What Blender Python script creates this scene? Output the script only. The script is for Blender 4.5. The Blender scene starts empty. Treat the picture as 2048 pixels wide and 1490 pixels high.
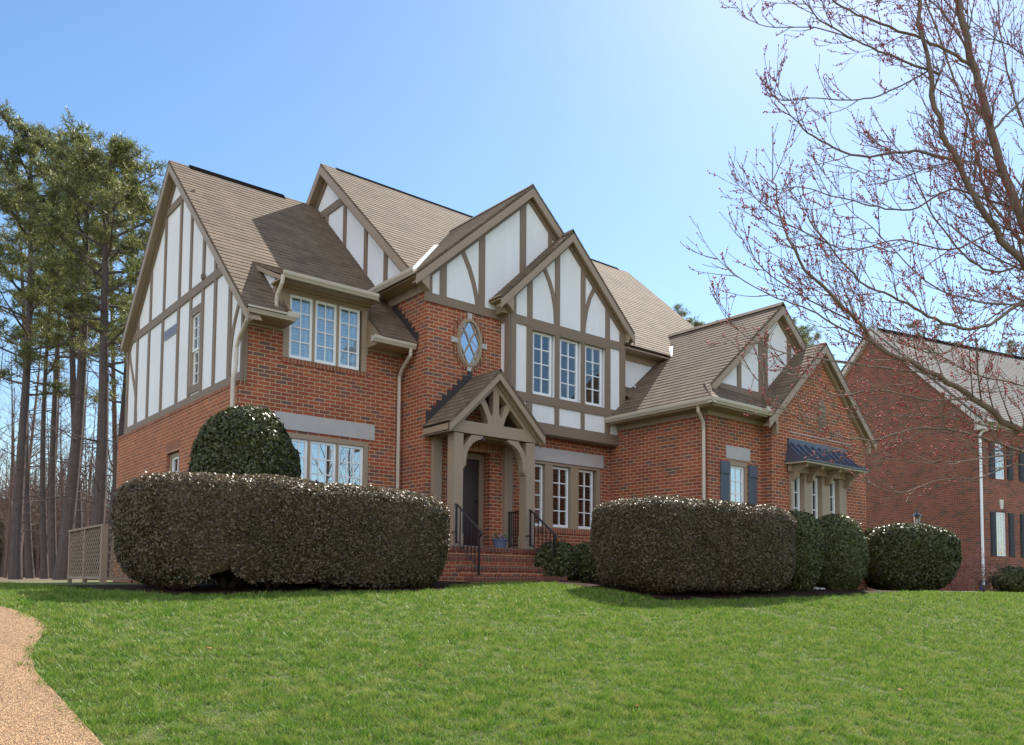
import bpy, bmesh, math, random
import numpy as np
from mathutils import Vector, Matrix, noise
R = math.radians
sc = bpy.context.scene
col = sc.collection

# ------------------------------------------------------------------ camera, sky, sun, exposure
cr = Vector((0.7723458, -0.6351453, 0.0085073)); cu = Vector((-0.0415557, -0.0371589, 0.9984450)); cf = Vector((0.6338415, 0.7714983, 0.0550935))
CAM = Vector((-5.1898, -13.2592, 0.10)); FPX = 1655.77; CX = 1024.0; CY = 1070.86
cam = bpy.data.objects.new('camera', bpy.data.cameras.new('camera')); col.objects.link(cam)
cam.matrix_world = Matrix(((cr.x, cu.x, -cf.x, CAM.x), (cr.y, cu.y, -cf.y, CAM.y), (cr.z, cu.z, -cf.z, CAM.z), (0, 0, 0, 1)))
cam.data.sensor_width = 36.0; cam.data.lens = FPX / 2048 * 36; cam.data.shift_y = (CY - 745) / 2048
cam.data.clip_start = 0.1; cam.data.clip_end = 2000
sc.camera = cam
sc.view_settings.view_transform = 'Standard'; sc.view_settings.look = 'None'; sc.view_settings.gamma = 1
sc.view_settings.exposure = 1.06
SUN = Vector((0.632, 0.302, 0.714)).normalized()
world = bpy.data.worlds.new("World"); sc.world = world; world.use_nodes = True
nt = world.node_tree; bg = nt.nodes['Background']
sky = nt.nodes.new('ShaderNodeTexSky'); sky.sky_type = 'NISHITA'; sky.sun_disc = False
sky.sun_elevation = R(45.5); sky.sun_rotation = R(64.4); sky.air_density = 1.3; sky.dust_density = .35; sky.ozone_density = 4.0
# bright cloud bank added opposite the sun, behind the camera, to fill shaded walls
def W(t, **k):
    x = nt.nodes.new(t)
    for a, b in k.pop('i', {}).items(): x.inputs[a].default_value = b
    for a, b in k.items(): setattr(x, a, b)
    return x
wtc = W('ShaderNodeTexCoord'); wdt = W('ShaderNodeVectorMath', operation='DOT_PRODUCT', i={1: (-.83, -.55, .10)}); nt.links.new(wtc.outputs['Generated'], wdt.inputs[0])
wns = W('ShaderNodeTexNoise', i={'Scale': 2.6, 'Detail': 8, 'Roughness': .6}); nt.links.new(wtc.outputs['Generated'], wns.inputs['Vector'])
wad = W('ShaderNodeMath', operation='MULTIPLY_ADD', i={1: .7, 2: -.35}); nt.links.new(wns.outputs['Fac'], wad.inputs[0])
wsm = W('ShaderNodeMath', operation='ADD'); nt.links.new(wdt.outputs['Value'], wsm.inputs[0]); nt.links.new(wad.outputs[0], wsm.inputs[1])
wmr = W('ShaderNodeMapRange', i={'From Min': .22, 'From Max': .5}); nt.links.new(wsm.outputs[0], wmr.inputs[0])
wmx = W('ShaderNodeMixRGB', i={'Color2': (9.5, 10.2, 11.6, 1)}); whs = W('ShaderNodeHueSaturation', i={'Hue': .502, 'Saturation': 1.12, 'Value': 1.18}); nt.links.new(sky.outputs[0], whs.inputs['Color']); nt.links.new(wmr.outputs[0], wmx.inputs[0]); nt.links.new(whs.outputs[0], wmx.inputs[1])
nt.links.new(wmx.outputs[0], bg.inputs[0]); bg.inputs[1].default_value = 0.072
sl = bpy.data.lights.new('sun', 'SUN'); sl.energy = 5.0; sl.angle = R(0.5); sl.color = (1.0, 0.93, 0.83)
so = bpy.data.objects.new('sun', sl); col.objects.link(so); so.rotation_euler = (-SUN).to_track_quat('-Z', 'Y').to_euler()

def at(px, py, depth):
    return CAM + (cf + cr * ((px - CX) / FPX) - cu * ((py - CY) / FPX)) * depth

# ------------------------------------------------------------------ materials
def newmat(name):
    m = bpy.data.materials.new(name); m.use_nodes = True
    n = m.node_tree.nodes; return m, n, m.node_tree.links, n['Principled BSDF']
def N(nodes, t, **kw):
    x = nodes.new(t)
    for k, v in kw.items():
        if k in ('i',):
            for a, b in v.items(): x.inputs[a].default_value = b
        else: setattr(x, k, v)
    return x
def c4(c): return (c[0], c[1], c[2], 1)
def simple(name, c, rough=.6, spec=.4, var=.12, scale=3, bump=0, metal=0, fine=40):
    m, n, l, p = newmat(name)
    tc = N(n, 'ShaderNodeTexCoord'); ns = N(n, 'ShaderNodeTexNoise', i={'Scale': scale, 'Detail': 6, 'Roughness': .65})
    l.new(tc.outputs['Object'], ns.inputs['Vector'])
    cr_ = N(n, 'ShaderNodeMixRGB', i={'Color1': c4([x * (1 - var) for x in c]), 'Color2': c4([min(1, x * (1 + var)) for x in c])})
    l.new(ns.outputs['Fac'], cr_.inputs['Fac']); l.new(cr_.outputs[0], p.inputs['Base Color'])
    p.inputs['Roughness'].default_value = rough; p.inputs['Specular IOR Level'].default_value = spec; p.inputs['Metallic'].default_value = metal
    if bump:
        n2 = N(n, 'ShaderNodeTexNoise', i={'Scale': fine, 'Detail': 4}); l.new(tc.outputs['Object'], n2.inputs['Vector'])
        b = N(n, 'ShaderNodeBump', i={'Strength': bump, 'Distance': .02}); l.new(n2.outputs['Fac'], b.inputs['Height']); l.new(b.outputs[0], p.inputs['Normal'])
    return m
def brickmat(name, c1, c2, mortar, c3, bw=.2032, rh=.0677, ms=.007, off=.5, bumpd=.010, dirt=.42):
    m, n, l, p = newmat(name)
    uv = N(n, 'ShaderNodeUVMap')
    bt = N(n, 'ShaderNodeTexBrick', offset=off, i={'Scale': 1, 'Mortar Size': ms, 'Mortar Smooth': .25, 'Bias': 0, 'Brick Width': bw, 'Row Height': rh, 'Color1': c4(c1), 'Color2': c4(c2), 'Mortar': c4(mortar)})
    l.new(uv.outputs[0], bt.inputs['Vector'])
    # second per-brick tone
    bt2 = N(n, 'ShaderNodeTexBrick', offset=off, i={'Scale': 1, 'Mortar Size': 0.0, 'Brick Width': bw, 'Row Height': rh, 'Color1': (0, 0, 0, 1), 'Color2': (1, 1, 1, 1), 'Bias': 0})
    mp = N(n, 'ShaderNodeMapping'); mp.inputs['Location'].default_value = (bw * 12, rh * 38, 0)
    l.new(uv.outputs[0], mp.inputs['Vector']); l.new(mp.outputs[0], bt2.inputs['Vector'])
    rp = N(n, 'ShaderNodeValToRGB'); rp.color_ramp.elements[0].position = .72; rp.color_ramp.elements[1].position = .95
    l.new(bt2.outputs['Color'], rp.inputs[0])
    mx = N(n, 'ShaderNodeMixRGB', i={'Color2': c4(c3)}); l.new(bt.outputs['Color'], mx.inputs['Color1'])
    inv = N(n, 'ShaderNodeMath', operation='SUBTRACT', i={0: 1.0}); l.new(bt.outputs['Fac'], inv.inputs[1])
    mu = N(n, 'ShaderNodeMath', operation='MULTIPLY'); l.new(inv.outputs[0], mu.inputs[0]); l.new(rp.outputs[0], mu.inputs[1]); l.new(mu.outputs[0], mx.inputs['Fac'])
    ns = N(n, 'ShaderNodeTexNoise', i={'Scale': 1.3, 'Detail': 8, 'Roughness': .7}); l.new(uv.outputs[0], ns.inputs['Vector'])
    ns2 = N(n, 'ShaderNodeTexNoise', i={'Scale': 60, 'Detail': 3}); l.new(uv.outputs[0], ns2.inputs['Vector'])
    ad = N(n, 'ShaderNodeMath', operation='MULTIPLY_ADD', i={1: dirt * 2.2, 2: 1 - dirt * 1.1}); l.new(ns.outputs['Fac'], ad.inputs[0])
    ad2 = N(n, 'ShaderNodeMath', operation='MULTIPLY_ADD', i={1: .5, 2: .75}); l.new(ns2.outputs['Fac'], ad2.inputs[0])
    m2 = N(n, 'ShaderNodeMath', operation='MULTIPLY'); l.new(ad.outputs[0], m2.inputs[0]); l.new(ad2.outputs[0], m2.inputs[1])
    vm = N(n, 'ShaderNodeVectorMath', operation='SCALE'); l.new(mx.outputs[0], vm.inputs[0]); l.new(m2.outputs[0], vm.inputs['Scale'])
    l.new(vm.outputs[0], p.inputs['Base Color']); p.inputs['Roughness'].default_value = .85; p.inputs['Specular IOR Level'].default_value = .25
    b = N(n, 'ShaderNodeBump', i={'Strength': .8, 'Distance': bumpd}); hs = N(n, 'ShaderNodeMath', operation='MULTIPLY_ADD', i={1: .25}); l.new(ns2.outputs['Fac'], hs.inputs[0]); l.new(inv.outputs[0], hs.inputs[2])
    l.new(hs.outputs[0], b.inputs['Height']); l.new(b.outputs[0], p.inputs['Normal'])
    return m
M = {}
M['brick'] = brickmat('brick_red', (.38, .098, .046), (.25, .066, .04), (.52, .39, .24), (.17, .085, .07))
M['brick_orange'] = brickmat('brick_side', (.40, .12, .055), (.31, .092, .048), (.47, .34, .2), (.26, .09, .055))
M['brick_far'] = brickmat('brick_neighbour', (.29, .088, .052), (.21, .066, .044), (.36, .27, .19), (.12, .06, .05))
M['soldier'] = brickmat('brick_soldier', (.33, .10, .055), (.22, .07, .045), (.46, .35, .21), (.2, .08, .06), bw=.0677, rh=.22, off=0)
M['step_brick'] = brickmat('brick_step', (.25, .07, .045), (.17, .052, .04), (.26, .18, .12), (.12, .06, .05), bw=.075, rh=.088, off=0, dirt=.45)
def stuccomat():
    m, n, l, p = newmat('white_stucco'); tc = N(n, 'ShaderNodeTexCoord')
    mp = N(n, 'ShaderNodeMapping'); mp.inputs['Scale'].default_value = (5, 5, .5); l.new(tc.outputs['Object'], mp.inputs[0])
    a = N(n, 'ShaderNodeTexNoise', i={'Scale': 1.6, 'Detail': 7, 'Roughness': .7}); l.new(mp.outputs[0], a.inputs['Vector']); b = N(n, 'ShaderNodeTexNoise', i={'Scale': 1.1, 'Detail': 6}); l.new(tc.outputs['Object'], b.inputs['Vector'])
    ml = N(n, 'ShaderNodeMath', operation='MULTIPLY'); l.new(a.outputs['Fac'], ml.inputs[0]); l.new(b.outputs['Fac'], ml.inputs[1])
    rp = N(n, 'ShaderNodeValToRGB'); rp.color_ramp.elements[0].position = .08; rp.color_ramp.elements[0].color = (.74, .73, .72, 1); rp.color_ramp.elements[1].position = .34; rp.color_ramp.elements[1].color = (.80, .80, .815, 1); l.new(ml.outputs[0], rp.inputs[0])
    l.new(rp.outputs[0], p.inputs['Base Color']); p.inputs['Roughness'].default_value = .9; p.inputs['Specular IOR Level'].default_value = .2
    c = N(n, 'ShaderNodeTexNoise', i={'Scale': 45, 'Detail': 5, 'Roughness': .7}); l.new(tc.outputs['Object'], c.inputs['Vector']); bm = N(n, 'ShaderNodeBump', i={'Strength': .5, 'Distance': .012}); l.new(c.outputs['Fac'], bm.inputs['Height']); l.new(bm.outputs[0], p.inputs['Normal'])
    return m
M['stucco'] = stuccomat()
M['timber'] = simple('taupe_timber', (.225, .162, .114), .62, .35, .08, 2, .1, fine=60)
M['trim'] = simple('tan_trim', (.33, .242, .165), .5, .45, .06, 2)
M['gutter'] = simple('beige_gutter', (.52, .45, .36), .4, .5, .05, 3)
M['white'] = simple('white_vinyl', (.82, .83, .84), .35, .5, .02, 3)
M['stone'] = simple('limestone', (.46, .43, .42), .85, .3, .16, 5, .3, fine=50)
M['dark_metal'] = simple('black_iron', (.018, .014, .014), .4, .5, .2, 9)
M['bronze'] = simple('dark_standing_seam_metal', (.085, .095, .135), .42, .6, .12, 6, metal=.35)
M['flashing'] = simple('dark_flashing', (.045, .035, .035), .6, .4, .2, 5)
M['valley'] = simple('white_valley_flashing', (.7, .68, .62), .5, .4, .08, 5)
M['vent_dark'] = simple('ridge_vent_black', (.012, .01, .009), .95, .0, .2, 9)
M['door'] = simple('dark_front_door', (.03, .014, .014), .35, .5, .15, 3)
M['interior'] = simple('dark_room', (.035, .026, .018), .9, .1, .2, 2)
M['blind'] = simple('white_blind', (.74, .78, .90), .6, .3, .04, 3)
M['shutter_blue'] = simple('slate_shutter', (.085, .10, .135), .55, .4, .12, 5)
M['shutter_dark'] = simple('dark_shutter', (.03, .032, .042), .55, .4, .12, 5)
M['pot'] = simple('blue_grey_pot', (.12, .15, .24), .5, .5, .15, 8)
M['mulch'] = simple('mulch', (.035, .018, .012), .95, .1, .55, 30, .9, fine=60)
M['soil'] = simple('soil', (.08, .05, .03), .95, .1, .4, 20)
M['wood'] = simple('weathered_lattice_wood', (.29, .225, .165), .8, .2, .2, 6, .2)
M['bark_pine'] = simple('pine_bark', (.10, .083, .077), .95, .1, .45, 5, .8, fine=14)
M['bark_grey'] = simple('grey_bark', (.085, .062, .048), .95, .1, .35, 6, .4, fine=30)
M['bark_far'] = simple('bare_wood_bark', (.15, .105, .085), .95, .1, .35, 4)
M['bark_maple'] = simple('maple_bark', (.18, .135, .105), .8, .25, .25, 8, .3, fine=40)
M['bud'] = simple('red_bud', (.36, .04, .04), .6, .3, .4, 30)
M['rough_white'] = simple('pale_stone', (.5, .5, .48), .9, .2, .15, 8)
M['blue'] = simple('blue_plastic', (.03, .09, .6), .5, .4, .05, 3)
M['cream'] = simple('cream_trim', (.62, .58, .52), .5, .4, .05, 3)

def roofmat(name, c1, c2, c3, dark):
    m, n, l, p = newmat(name)
    uv = N(n, 'ShaderNodeUVMap')
    def bt(w, off, freq, a, b, sh):
        x = N(n, 'ShaderNodeTexBrick', offset=off, offset_frequency=freq, i={'Scale': 1, 'Mortar Size': .0028, 'Mortar Smooth': .1, 'Brick Width': w, 'Row Height': .14, 'Color1': c4(a), 'Color2': c4(b), 'Mortar': c4(dark), 'Bias': -.1})
        mp = N(n, 'ShaderNodeMapping'); mp.inputs['Location'].default_value = (sh, .14 * 40, 0); l.new(uv.outputs[0], mp.inputs[0]); l.new(mp.outputs[0], x.inputs[0]); return x
    a = bt(.21, .37, 3, c1, c2, 5.1); b = bt(.33, .61, 2, c3, c1, 9.3)
    mx = N(n, 'ShaderNodeMixRGB', i={'Fac': .5}); l.new(a.outputs['Color'], mx.inputs[1]); l.new(b.outputs['Color'], mx.inputs[2])
    ns = N(n, 'ShaderNodeTexNoise', i={'Scale': .9, 'Detail': 8, 'Roughness': .7}); l.new(uv.outputs[0], ns.inputs['Vector'])
    n2 = N(n, 'ShaderNodeTexNoise', i={'Scale': 90, 'Detail': 2}); l.new(uv.outputs[0], n2.inputs['Vector'])
    ad = N(n, 'ShaderNodeMath', operation='MULTIPLY_ADD', i={1: .5, 2: .48}); l.new(ns.outputs['Fac'], ad.inputs[0])
    ad2 = N(n, 'ShaderNodeMath', operation='MULTIPLY_ADD', i={1: .5}); l.new(n2.outputs['Fac'], ad2.inputs[0]); l.new(ad.outputs[0], ad2.inputs[2])
    vm = N(n, 'ShaderNodeVectorMath', operation='SCALE'); l.new(mx.outputs[0], vm.inputs[0]); l.new(ad2.outputs[0], vm.inputs['Scale'])
    l.new(vm.outputs[0], p.inputs['Base Color']); p.inputs['Roughness'].default_value = .9; p.inputs['Specular IOR Level'].default_value = .25
    bb = N(n, 'ShaderNodeBump', i={'Strength': .7, 'Distance': .008}); l.new(mx.outputs[0], bb.inputs['Height']); l.new(bb.outputs[0], p.inputs['Normal'])
    return m
M['roof'] = roofmat('brown_shingle', (.155, .110, .074), (.058, .040, .029), (.235, .175, .118), (.02, .014, .012))
M['roof_grey'] = roofmat('grey_shingle', (.21, .20, .185), (.15, .14, .13), (.25, .235, .215), (.05, .05, .05))

def glassmat(name, fac, tint=(1, 1, 1)):
    m, n, l, p = newmat(name); n.remove(p); out = n['Material Output']
    g = N(n, 'ShaderNodeBsdfGlossy', i={'Roughness': .01, 'Color': c4(tint)}); t = N(n, 'ShaderNodeBsdfTransparent', i={'Color': (.86, .93, .95, 1)})
    fr = N(n, 'ShaderNodeFresnel', i={'IOR': 1.5}); ma = N(n, 'ShaderNodeMath', operation='MULTIPLY_ADD', i={1: 1.2, 2: fac}, use_clamp=True); l.new(fr.outputs[0], ma.inputs[0])
    tc = N(n, 'ShaderNodeTexCoord'); ns = N(n, 'ShaderNodeTexNoise', i={'Scale': 2.2, 'Detail': 1}); l.new(tc.outputs['Object'], ns.inputs['Vector'])
    b = N(n, 'ShaderNodeBump', i={'Strength': .05, 'Distance': .02}); l.new(ns.outputs['Fac'], b.inputs['Height']); l.new(b.outputs[0], g.inputs['Normal'])
    mx = N(n, 'ShaderNodeMixShader'); l.new(ma.outputs[0], mx.inputs[0]); l.new(t.outputs[0], mx.inputs[1]); l.new(g.outputs[0], mx.inputs[2]); l.new(mx.outputs[0], out.inputs[0])
    return m
M['glass'] = glassmat('window_glass', .12)
M['glass_mirror'] = glassmat('reflective_window_glass', .55, (.9, .95, 1))

def leafmat(name, c1, c2, c3, rough=.35, spec=.5, trans=0.0, scale=1.2):
    m, n, l, p = newmat(name)
    ge = N(n, 'ShaderNodeNewGeometry'); tc = N(n, 'ShaderNodeTexCoord')
    ns = N(n, 'ShaderNodeTexNoise', i={'Scale': scale, 'Detail': 5, 'Roughness': .7}); l.new(tc.outputs['Object'], ns.inputs['Vector'])
    mx = N(n, 'ShaderNodeMixRGB', i={'Color1': c4(c1), 'Color2': c4(c2)}); l.new(ge.outputs['Random Per Island'], mx.inputs['Fac'])
    rp = N(n, 'ShaderNodeValToRGB'); rp.color_ramp.elements[0].position = .45; rp.color_ramp.elements[1].position = .7; l.new(ns.outputs['Fac'], rp.inputs[0])
    m2 = N(n, 'ShaderNodeMixRGB', i={'Color2': c4(c3)}); l.new(mx.outputs[0], m2.inputs[1])
    sc_ = N(n, 'ShaderNodeMath', operation='MULTIPLY', i={1: .6}); l.new(rp.outputs[0], sc_.inputs[0]); l.new(sc_.outputs[0], m2.inputs['Fac'])
    l.new(m2.outputs[0], p.inputs['Base Color']); p.inputs['Roughness'].default_value = rough; p.inputs['Specular IOR Level'].default_value = spec
    if trans:
        tr = N(n, 'ShaderNodeBsdfTranslucent'); l.new(m2.outputs[0], tr.inputs['Color']); ms = N(n, 'ShaderNodeMixShader', i={0: trans})
        l.new(p.outputs[0], ms.inputs[1]); l.new(tr.outputs[0], ms.inputs[2]); l.new(ms.outputs[0], n['Material Output'].inputs[0])
    return m
M['boxwood'] = leafmat('small_leaf_hedge', (.055, .042, .022), (.21, .155, .085), (.075, .068, .032), .42, .5, .3)
M['holly'] = leafmat('holly_leaf', (.030, .036, .012), (.12, .125, .036), (.05, .052, .018), .36, .45, .25)
M['green_shrub'] = leafmat('green_shrub_leaf', (.045, .052, .018), (.15, .155, .05), (.06, .062, .024), .38, .45, .25)
M['pine'] = leafmat('pine_needles', (.075, .10, .035), (.25, .25, .08), (.10, .13, .05), .5, .35, .35, .7)
M['grass'] = leafmat('grass_blade', (.03, .115, .014), (.215, .335, .04), (.46, .42, .14), .5, .22, .32, 7.0)
M['flower_leaf'] = leafmat('flower_leaf', (.03, .09, .02), (.1, .16, .03), (.3, .25, .05), .4, .4)
M['petal'] = simple('purple_white_petal', (.35, .2, .32), .6, .3, .7, 40)

# ------------------------------------------------------------------ mesh builder
def front(Y):   # faces -Y : u = world X, v = z, w = out of the wall
    return lambda u, v, w=0: (u, Y - w, v)
def side(X):    # faces -X : u = world Y
    return lambda u, v, w=0: (X - w, u, v)
def rot_frame(o, ux, out):
    return lambda u, v, w=0: (o[0] + ux[0] * u + out[0] * w, o[1] + ux[1] * u + out[1] * w, v)
class MB:
    def __init__(s): s.v = []; s.f = []; s.mi = []
    def face(s, pts, mi=0):
        b = len(s.v); s.v += [tuple(p) for p in pts]; s.f.append(tuple(range(b, b + len(pts)))); s.mi.append(mi)
    def rawfaces(s, vs, fs, mi=0):
        b = len(s.v); s.v += [tuple(p) for p in vs]
        for f in fs: s.f.append(tuple(b + i for i in f)); s.mi.append(mi)
    def box(s, x0, x1, y0, y1, z0, z1, mi=0):
        x0, x1 = sorted((x0, x1)); y0, y1 = sorted((y0, y1)); z0, z1 = sorted((z0, z1))
        vs = [(x0, y0, z0), (x1, y0, z0), (x1, y1, z0), (x0, y1, z0), (x0, y0, z1), (x1, y0, z1), (x1, y1, z1), (x0, y1, z1)]
        s.rawfaces(vs, [(3, 2, 1, 0), (4, 5, 6, 7), (0, 1, 5, 4), (1, 2, 6, 5), (2, 3, 7, 6), (3, 0, 4, 7)], mi)
    def fbox(s, F, u0, u1, v0, v1, w0, w1, mi=0): s.prism(F, [(u0, v0), (u1, v0), (u1, v1), (u0, v1)], w0, w1, mi)
    def prism(s, F, poly, w0, w1, mi=0):
        n = len(poly); a = [F(u, v, w0) for u, v in poly]; b = [F(u, v, w1) for u, v in poly]
        s.rawfaces(a + b, [tuple(range(n))[::-1], tuple(range(n, 2 * n))] + [(i, (i + 1) % n, n + (i + 1) % n, n + i) for i in range(n)], mi)
    def ribbon(s, F, pts, width, w0, w1, mi=0):
        L = []; Rr = []
        for i, p in enumerate(pts):
            a = pts[max(0, i - 1)]; b = pts[min(len(pts) - 1, i + 1)]; dx, dy = b[0] - a[0], b[1] - a[1]; d = math.hypot(dx, dy) or 1
            wd = (width[i] if isinstance(width, (list, tuple)) else width) / 2
            L.append((p[0] - dy / d * wd, p[1] + dx / d * wd)); Rr.append((p[0] + dy / d * wd, p[1] - dx / d * wd))
        for i in range(len(pts) - 1):
            s.prism(F, [L[i], L[i + 1], Rr[i + 1], Rr[i]], w0, w1, mi)
    def tube(s, pts, r, n=6, cap=True, mi=0):
        pts = [Vector(p) for p in pts]; rings = []; up = Vector((0, 0, 1))
        b0 = len(s.v)
        for i, p in enumerate(pts):
            t = (pts[min(i + 1, len(pts) - 1)] - pts[max(0, i - 1)]).normalized()
            ref = up if abs(t.z) < .9 else Vector((1, 0, 0))
            if i == 0: x = t.cross(ref).normalized()
            else:
                x = (px_ - t * px_.dot(t)); x = x.normalized() if x.length > 1e-5 else t.cross(ref).normalized()
            px_ = x; y = t.cross(x); rr = r[i] if isinstance(r, (list, tuple)) else r
            for k in range(n):
                a = 2 * math.pi * k / n; q = p + x * (math.cos(a) * rr) + y * (math.sin(a) * rr); s.v.append((q.x, q.y, q.z))
        for i in range(len(pts) - 1):
            for k in range(n):
                a = b0 + i * n + k; b = b0 + i * n + (k + 1) % n; s.f.append((a, b, b + n, a + n)); s.mi.append(mi)
        if cap:
            s.f.append(tuple(b0 + k for k in range(n))[::-1]); s.f.append(tuple(b0 + (len(pts) - 1) * n + k for k in range(n))); s.mi += [mi, mi]
    def lathe(s, c, prof, n=16, mi=0):
        b0 = len(s.v)
        for (r, z) in prof:
            for k in range(n): a = 2 * math.pi * k / n; s.v.append((c[0] + r * math.cos(a), c[1] + r * math.sin(a), c[2] + z))
        for i in range(len(prof) - 1):
            for k in range(n): a = b0 + i * n + k; b = b0 + i * n + (k + 1) % n; s.f.append((a, b, b + n, a + n)); s.mi.append(mi)
    def build(s, name, mats, parent=None, uv=True, recalc=True, smooth=False, sh=(0, 0)):
        me = bpy.data.meshes.new(name); me.from_pydata(s.v, [], s.f)
        if not isinstance(mats, (list, tuple)): mats = [mats]
        for m in mats: me.materials.append(m)
        if len(mats) > 1: me.polygons.foreach_set('material_index', s.mi)
        if recalc:
            bm = bmesh.new(); bm.from_mesh(me); bmesh.ops.recalc_face_normals(bm, faces=bm.faces); bm.to_mesh(me); bm.free()
        if uv:
            L = me.uv_layers.new(name='UVMap'); d = L.data; V = me.vertices
            for p in me.polygons:
                n = p.normal
                if n.z < 0: n = -n
                if abs(n.z) > .95: t = Vector((1, 0, 0)); b = Vector((0, 1, 0))
                else:
                    t = Vector((0, 0, 1)).cross(n).normalized()
                    if abs(t.x) > abs(t.y):
                        if t.x < 0: t = -t
                    elif t.y < 0: t = -t
                    b = n.cross(t).normalized()
                    if b.z < 0: b = -b
                for li in p.loop_indices:
                    co = V[me.loops[li].vertex_index].co; d[li].uv = (co.dot(t) + 50 + sh[0], co.dot(b) + 20 * 1.4 + sh[1])
        if smooth: me.polygons.foreach_set('use_smooth', [True] * len(me.polygons))
        o = bpy.data.objects.new(name, me); col.objects.link(o)
        if parent: o.parent = parent
        return o
def tag(o, label=None, cat=None, group=None, kind=None):
    if label: o['label'] = label
    if cat: o['category'] = cat
    if group: o['group'] = group
    if kind: o['kind'] = kind
    return o
def empty(name, label, cat, group=None, loc=(0, 0, 0)):
    o = bpy.data.objects.new(name, None); o.location = loc; o.empty_display_size = .2; col.objects.link(o); return tag(o, label, cat, group)
def np_mesh(name, verts, faces, mat, parent=None, loc=None):
    """verts (n,3) float, faces (m,k) int"""
    me = bpy.data.meshes.new(name); k = faces.shape[1]; m = len(faces)
    me.vertices.add(len(verts)); me.vertices.foreach_set('co', np.ascontiguousarray(verts, dtype=np.float32).ravel())
    me.loops.add(m * k); me.loops.foreach_set('vertex_index', np.ascontiguousarray(faces, dtype=np.int32).ravel())
    me.polygons.add(m); me.polygons.foreach_set('loop_start', np.arange(0, m * k, k, dtype=np.int32)); me.polygons.foreach_set('loop_total', np.full(m, k, dtype=np.int32))
    me.materials.append(mat); me.update(calc_edges=True); me.validate()
    o = bpy.data.objects.new(name, me); col.objects.link(o)
    if parent: o.parent = parent
    return o

# ------------------------------------------------------------------ ground
def softplus(s, k=.05):
    s = np.asarray(s, dtype=float); return np.where(s / k > 40, s, k * np.log1p(np.exp(np.minimum(s / k, 40))))
def terr(x, y):
    x = np.asarray(x, dtype=float); b = np.maximum(-.14, .07 - .016 * np.abs(x - 4)); g = softplus((-4.1 - .40 * np.clip(x - 5, 0, 9) - np.asarray(y, dtype=float)) / 10)
    return b - 1.6 * np.minimum(g, 1.25 + 0 * g)
def groundmesh():
    xs = np.concatenate([np.linspace(-600, -30, 20), np.linspace(-29, 40, 140), np.linspace(42, 600, 20)])
    ys = np.concatenate([np.linspace(-300, -22, 12), np.linspace(-21, 12, 90), np.linspace(13, 900, 40)])
    X, Y = np.meshgrid(xs, ys); Z = terr(X, Y) + .012 * np.sin(X * 1.3 + 1.1 * np.sin(Y * .9)) * np.cos(Y * 1.1)
    v = np.stack([X, Y, Z], -1).reshape(-1, 3); nx = len(xs); ny = len(ys)
    i = np.arange(nx * ny).reshape(ny, nx); f = np.stack([i[:-1, :-1], i[:-1, 1:], i[1:, 1:], i[1:, :-1]], -1).reshape(-1, 4)
    m, n, l, p = newmat('lawn_ground')
    tc = N(n, 'ShaderNodeTexCoord'); a = N(n, 'ShaderNodeTexNoise', i={'Scale': 1.1, 'Detail': 9, 'Roughness': .75}); b = N(n, 'ShaderNodeTexNoise', i={'Scale': 28, 'Detail': 5, 'Roughness': .8})
    l.new(tc.outputs['Object'], a.inputs['Vector']); l.new(tc.outputs['Object'], b.inputs['Vector'])
    r1 = N(n, 'ShaderNodeMixRGB', i={'Color1': (.04, .09, .012, 1), 'Color2': (.12, .16, .03, 1)}); l.new(a.outputs['Fac'], r1.inputs[0])
    r2 = N(n, 'ShaderNodeMixRGB', i={'Color2': (.13, .11, .05, 1)}); rp = N(n, 'ShaderNodeValToRGB'); rp.color_ramp.elements[0].position = .42; rp.color_ramp.elements[1].position = .66
    l.new(b.outputs['Fac'], rp.inputs[0]); l.new(rp.outputs[0], r2.inputs[0]); l.new(r1.outputs[0], r2.inputs[1])
    # leaf litter under the far wood
    sx = N(n, 'ShaderNodeSeparateXYZ'); l.new(tc.outputs['Object'], sx.inputs[0]); mr = N(n, 'ShaderNodeMapRange', i={'From Min': 10.0, 'From Max': 16.0}); l.new(sx.outputs['Y'], mr.inputs[0])
    r3 = N(n, 'ShaderNodeMixRGB', i={'Color2': (.16, .10, .06, 1)}); l.new(mr.outputs[0], r3.inputs[0]); l.new(r2.outputs[0], r3.inputs[1])
    l.new(r3.outputs[0], p.inputs['Base Color']); p.inputs['Roughness'].default_value = .95
    bm = N(n, 'ShaderNodeBump', i={'Strength': .9, 'Distance': .04}); l.new(b.outputs['Fac'], bm.inputs['Height']); l.new(bm.outputs[0], p.inputs['Normal'])
    o = np_mesh('lawn', v, f, m); o['kind'] = 'structure'; return o
groundmesh()
# driveway edge (world X at given Y), running away from the camera on the left
EDGE = [(-14.5, -2.6), (-12.5, -3.35), (-10.5, -3.9), (-9.2, -4.06), (-8.51, -4.09), (-7.67, -4.12), (-7.07, -4.15), (-6.68, -4.11), (-6.24, -4.01), (-5.79, -3.85), (-5.5, -3.83), (-5.28, -3.88), (-4.96, -3.94), (-4.67, -4.05), (-4.4, -4.4), (-4.3, -6.0), (-4.2, -9.0), (-4.1, -14.0)]
EY = np.array([e[0] for e in EDGE]); EX = np.array([e[1] for e in EDGE])
def edge_x(y): return np.interp(y, EY, EX)
def strip(name, ys, x0f, x1f, mat, lift, nx=10):
    vs = []; 
    for y in ys:
        a, b = x0f(y), x1f(y)
        for t in np.linspace(0, 1, nx): x = a + (b - a) * t; vs.append((x, y, float(terr(x, y)) + lift))
    i = np.arange(len(vs)).reshape(-1, nx); f = np.stack([i[:-1, :-1], i[:-1, 1:], i[1:, 1:], i[1:, :-1]], -1).reshape(-1, 4)
    o = np_mesh(name, np.array(vs), f, mat); o['kind'] = 'structure'; return o
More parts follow.
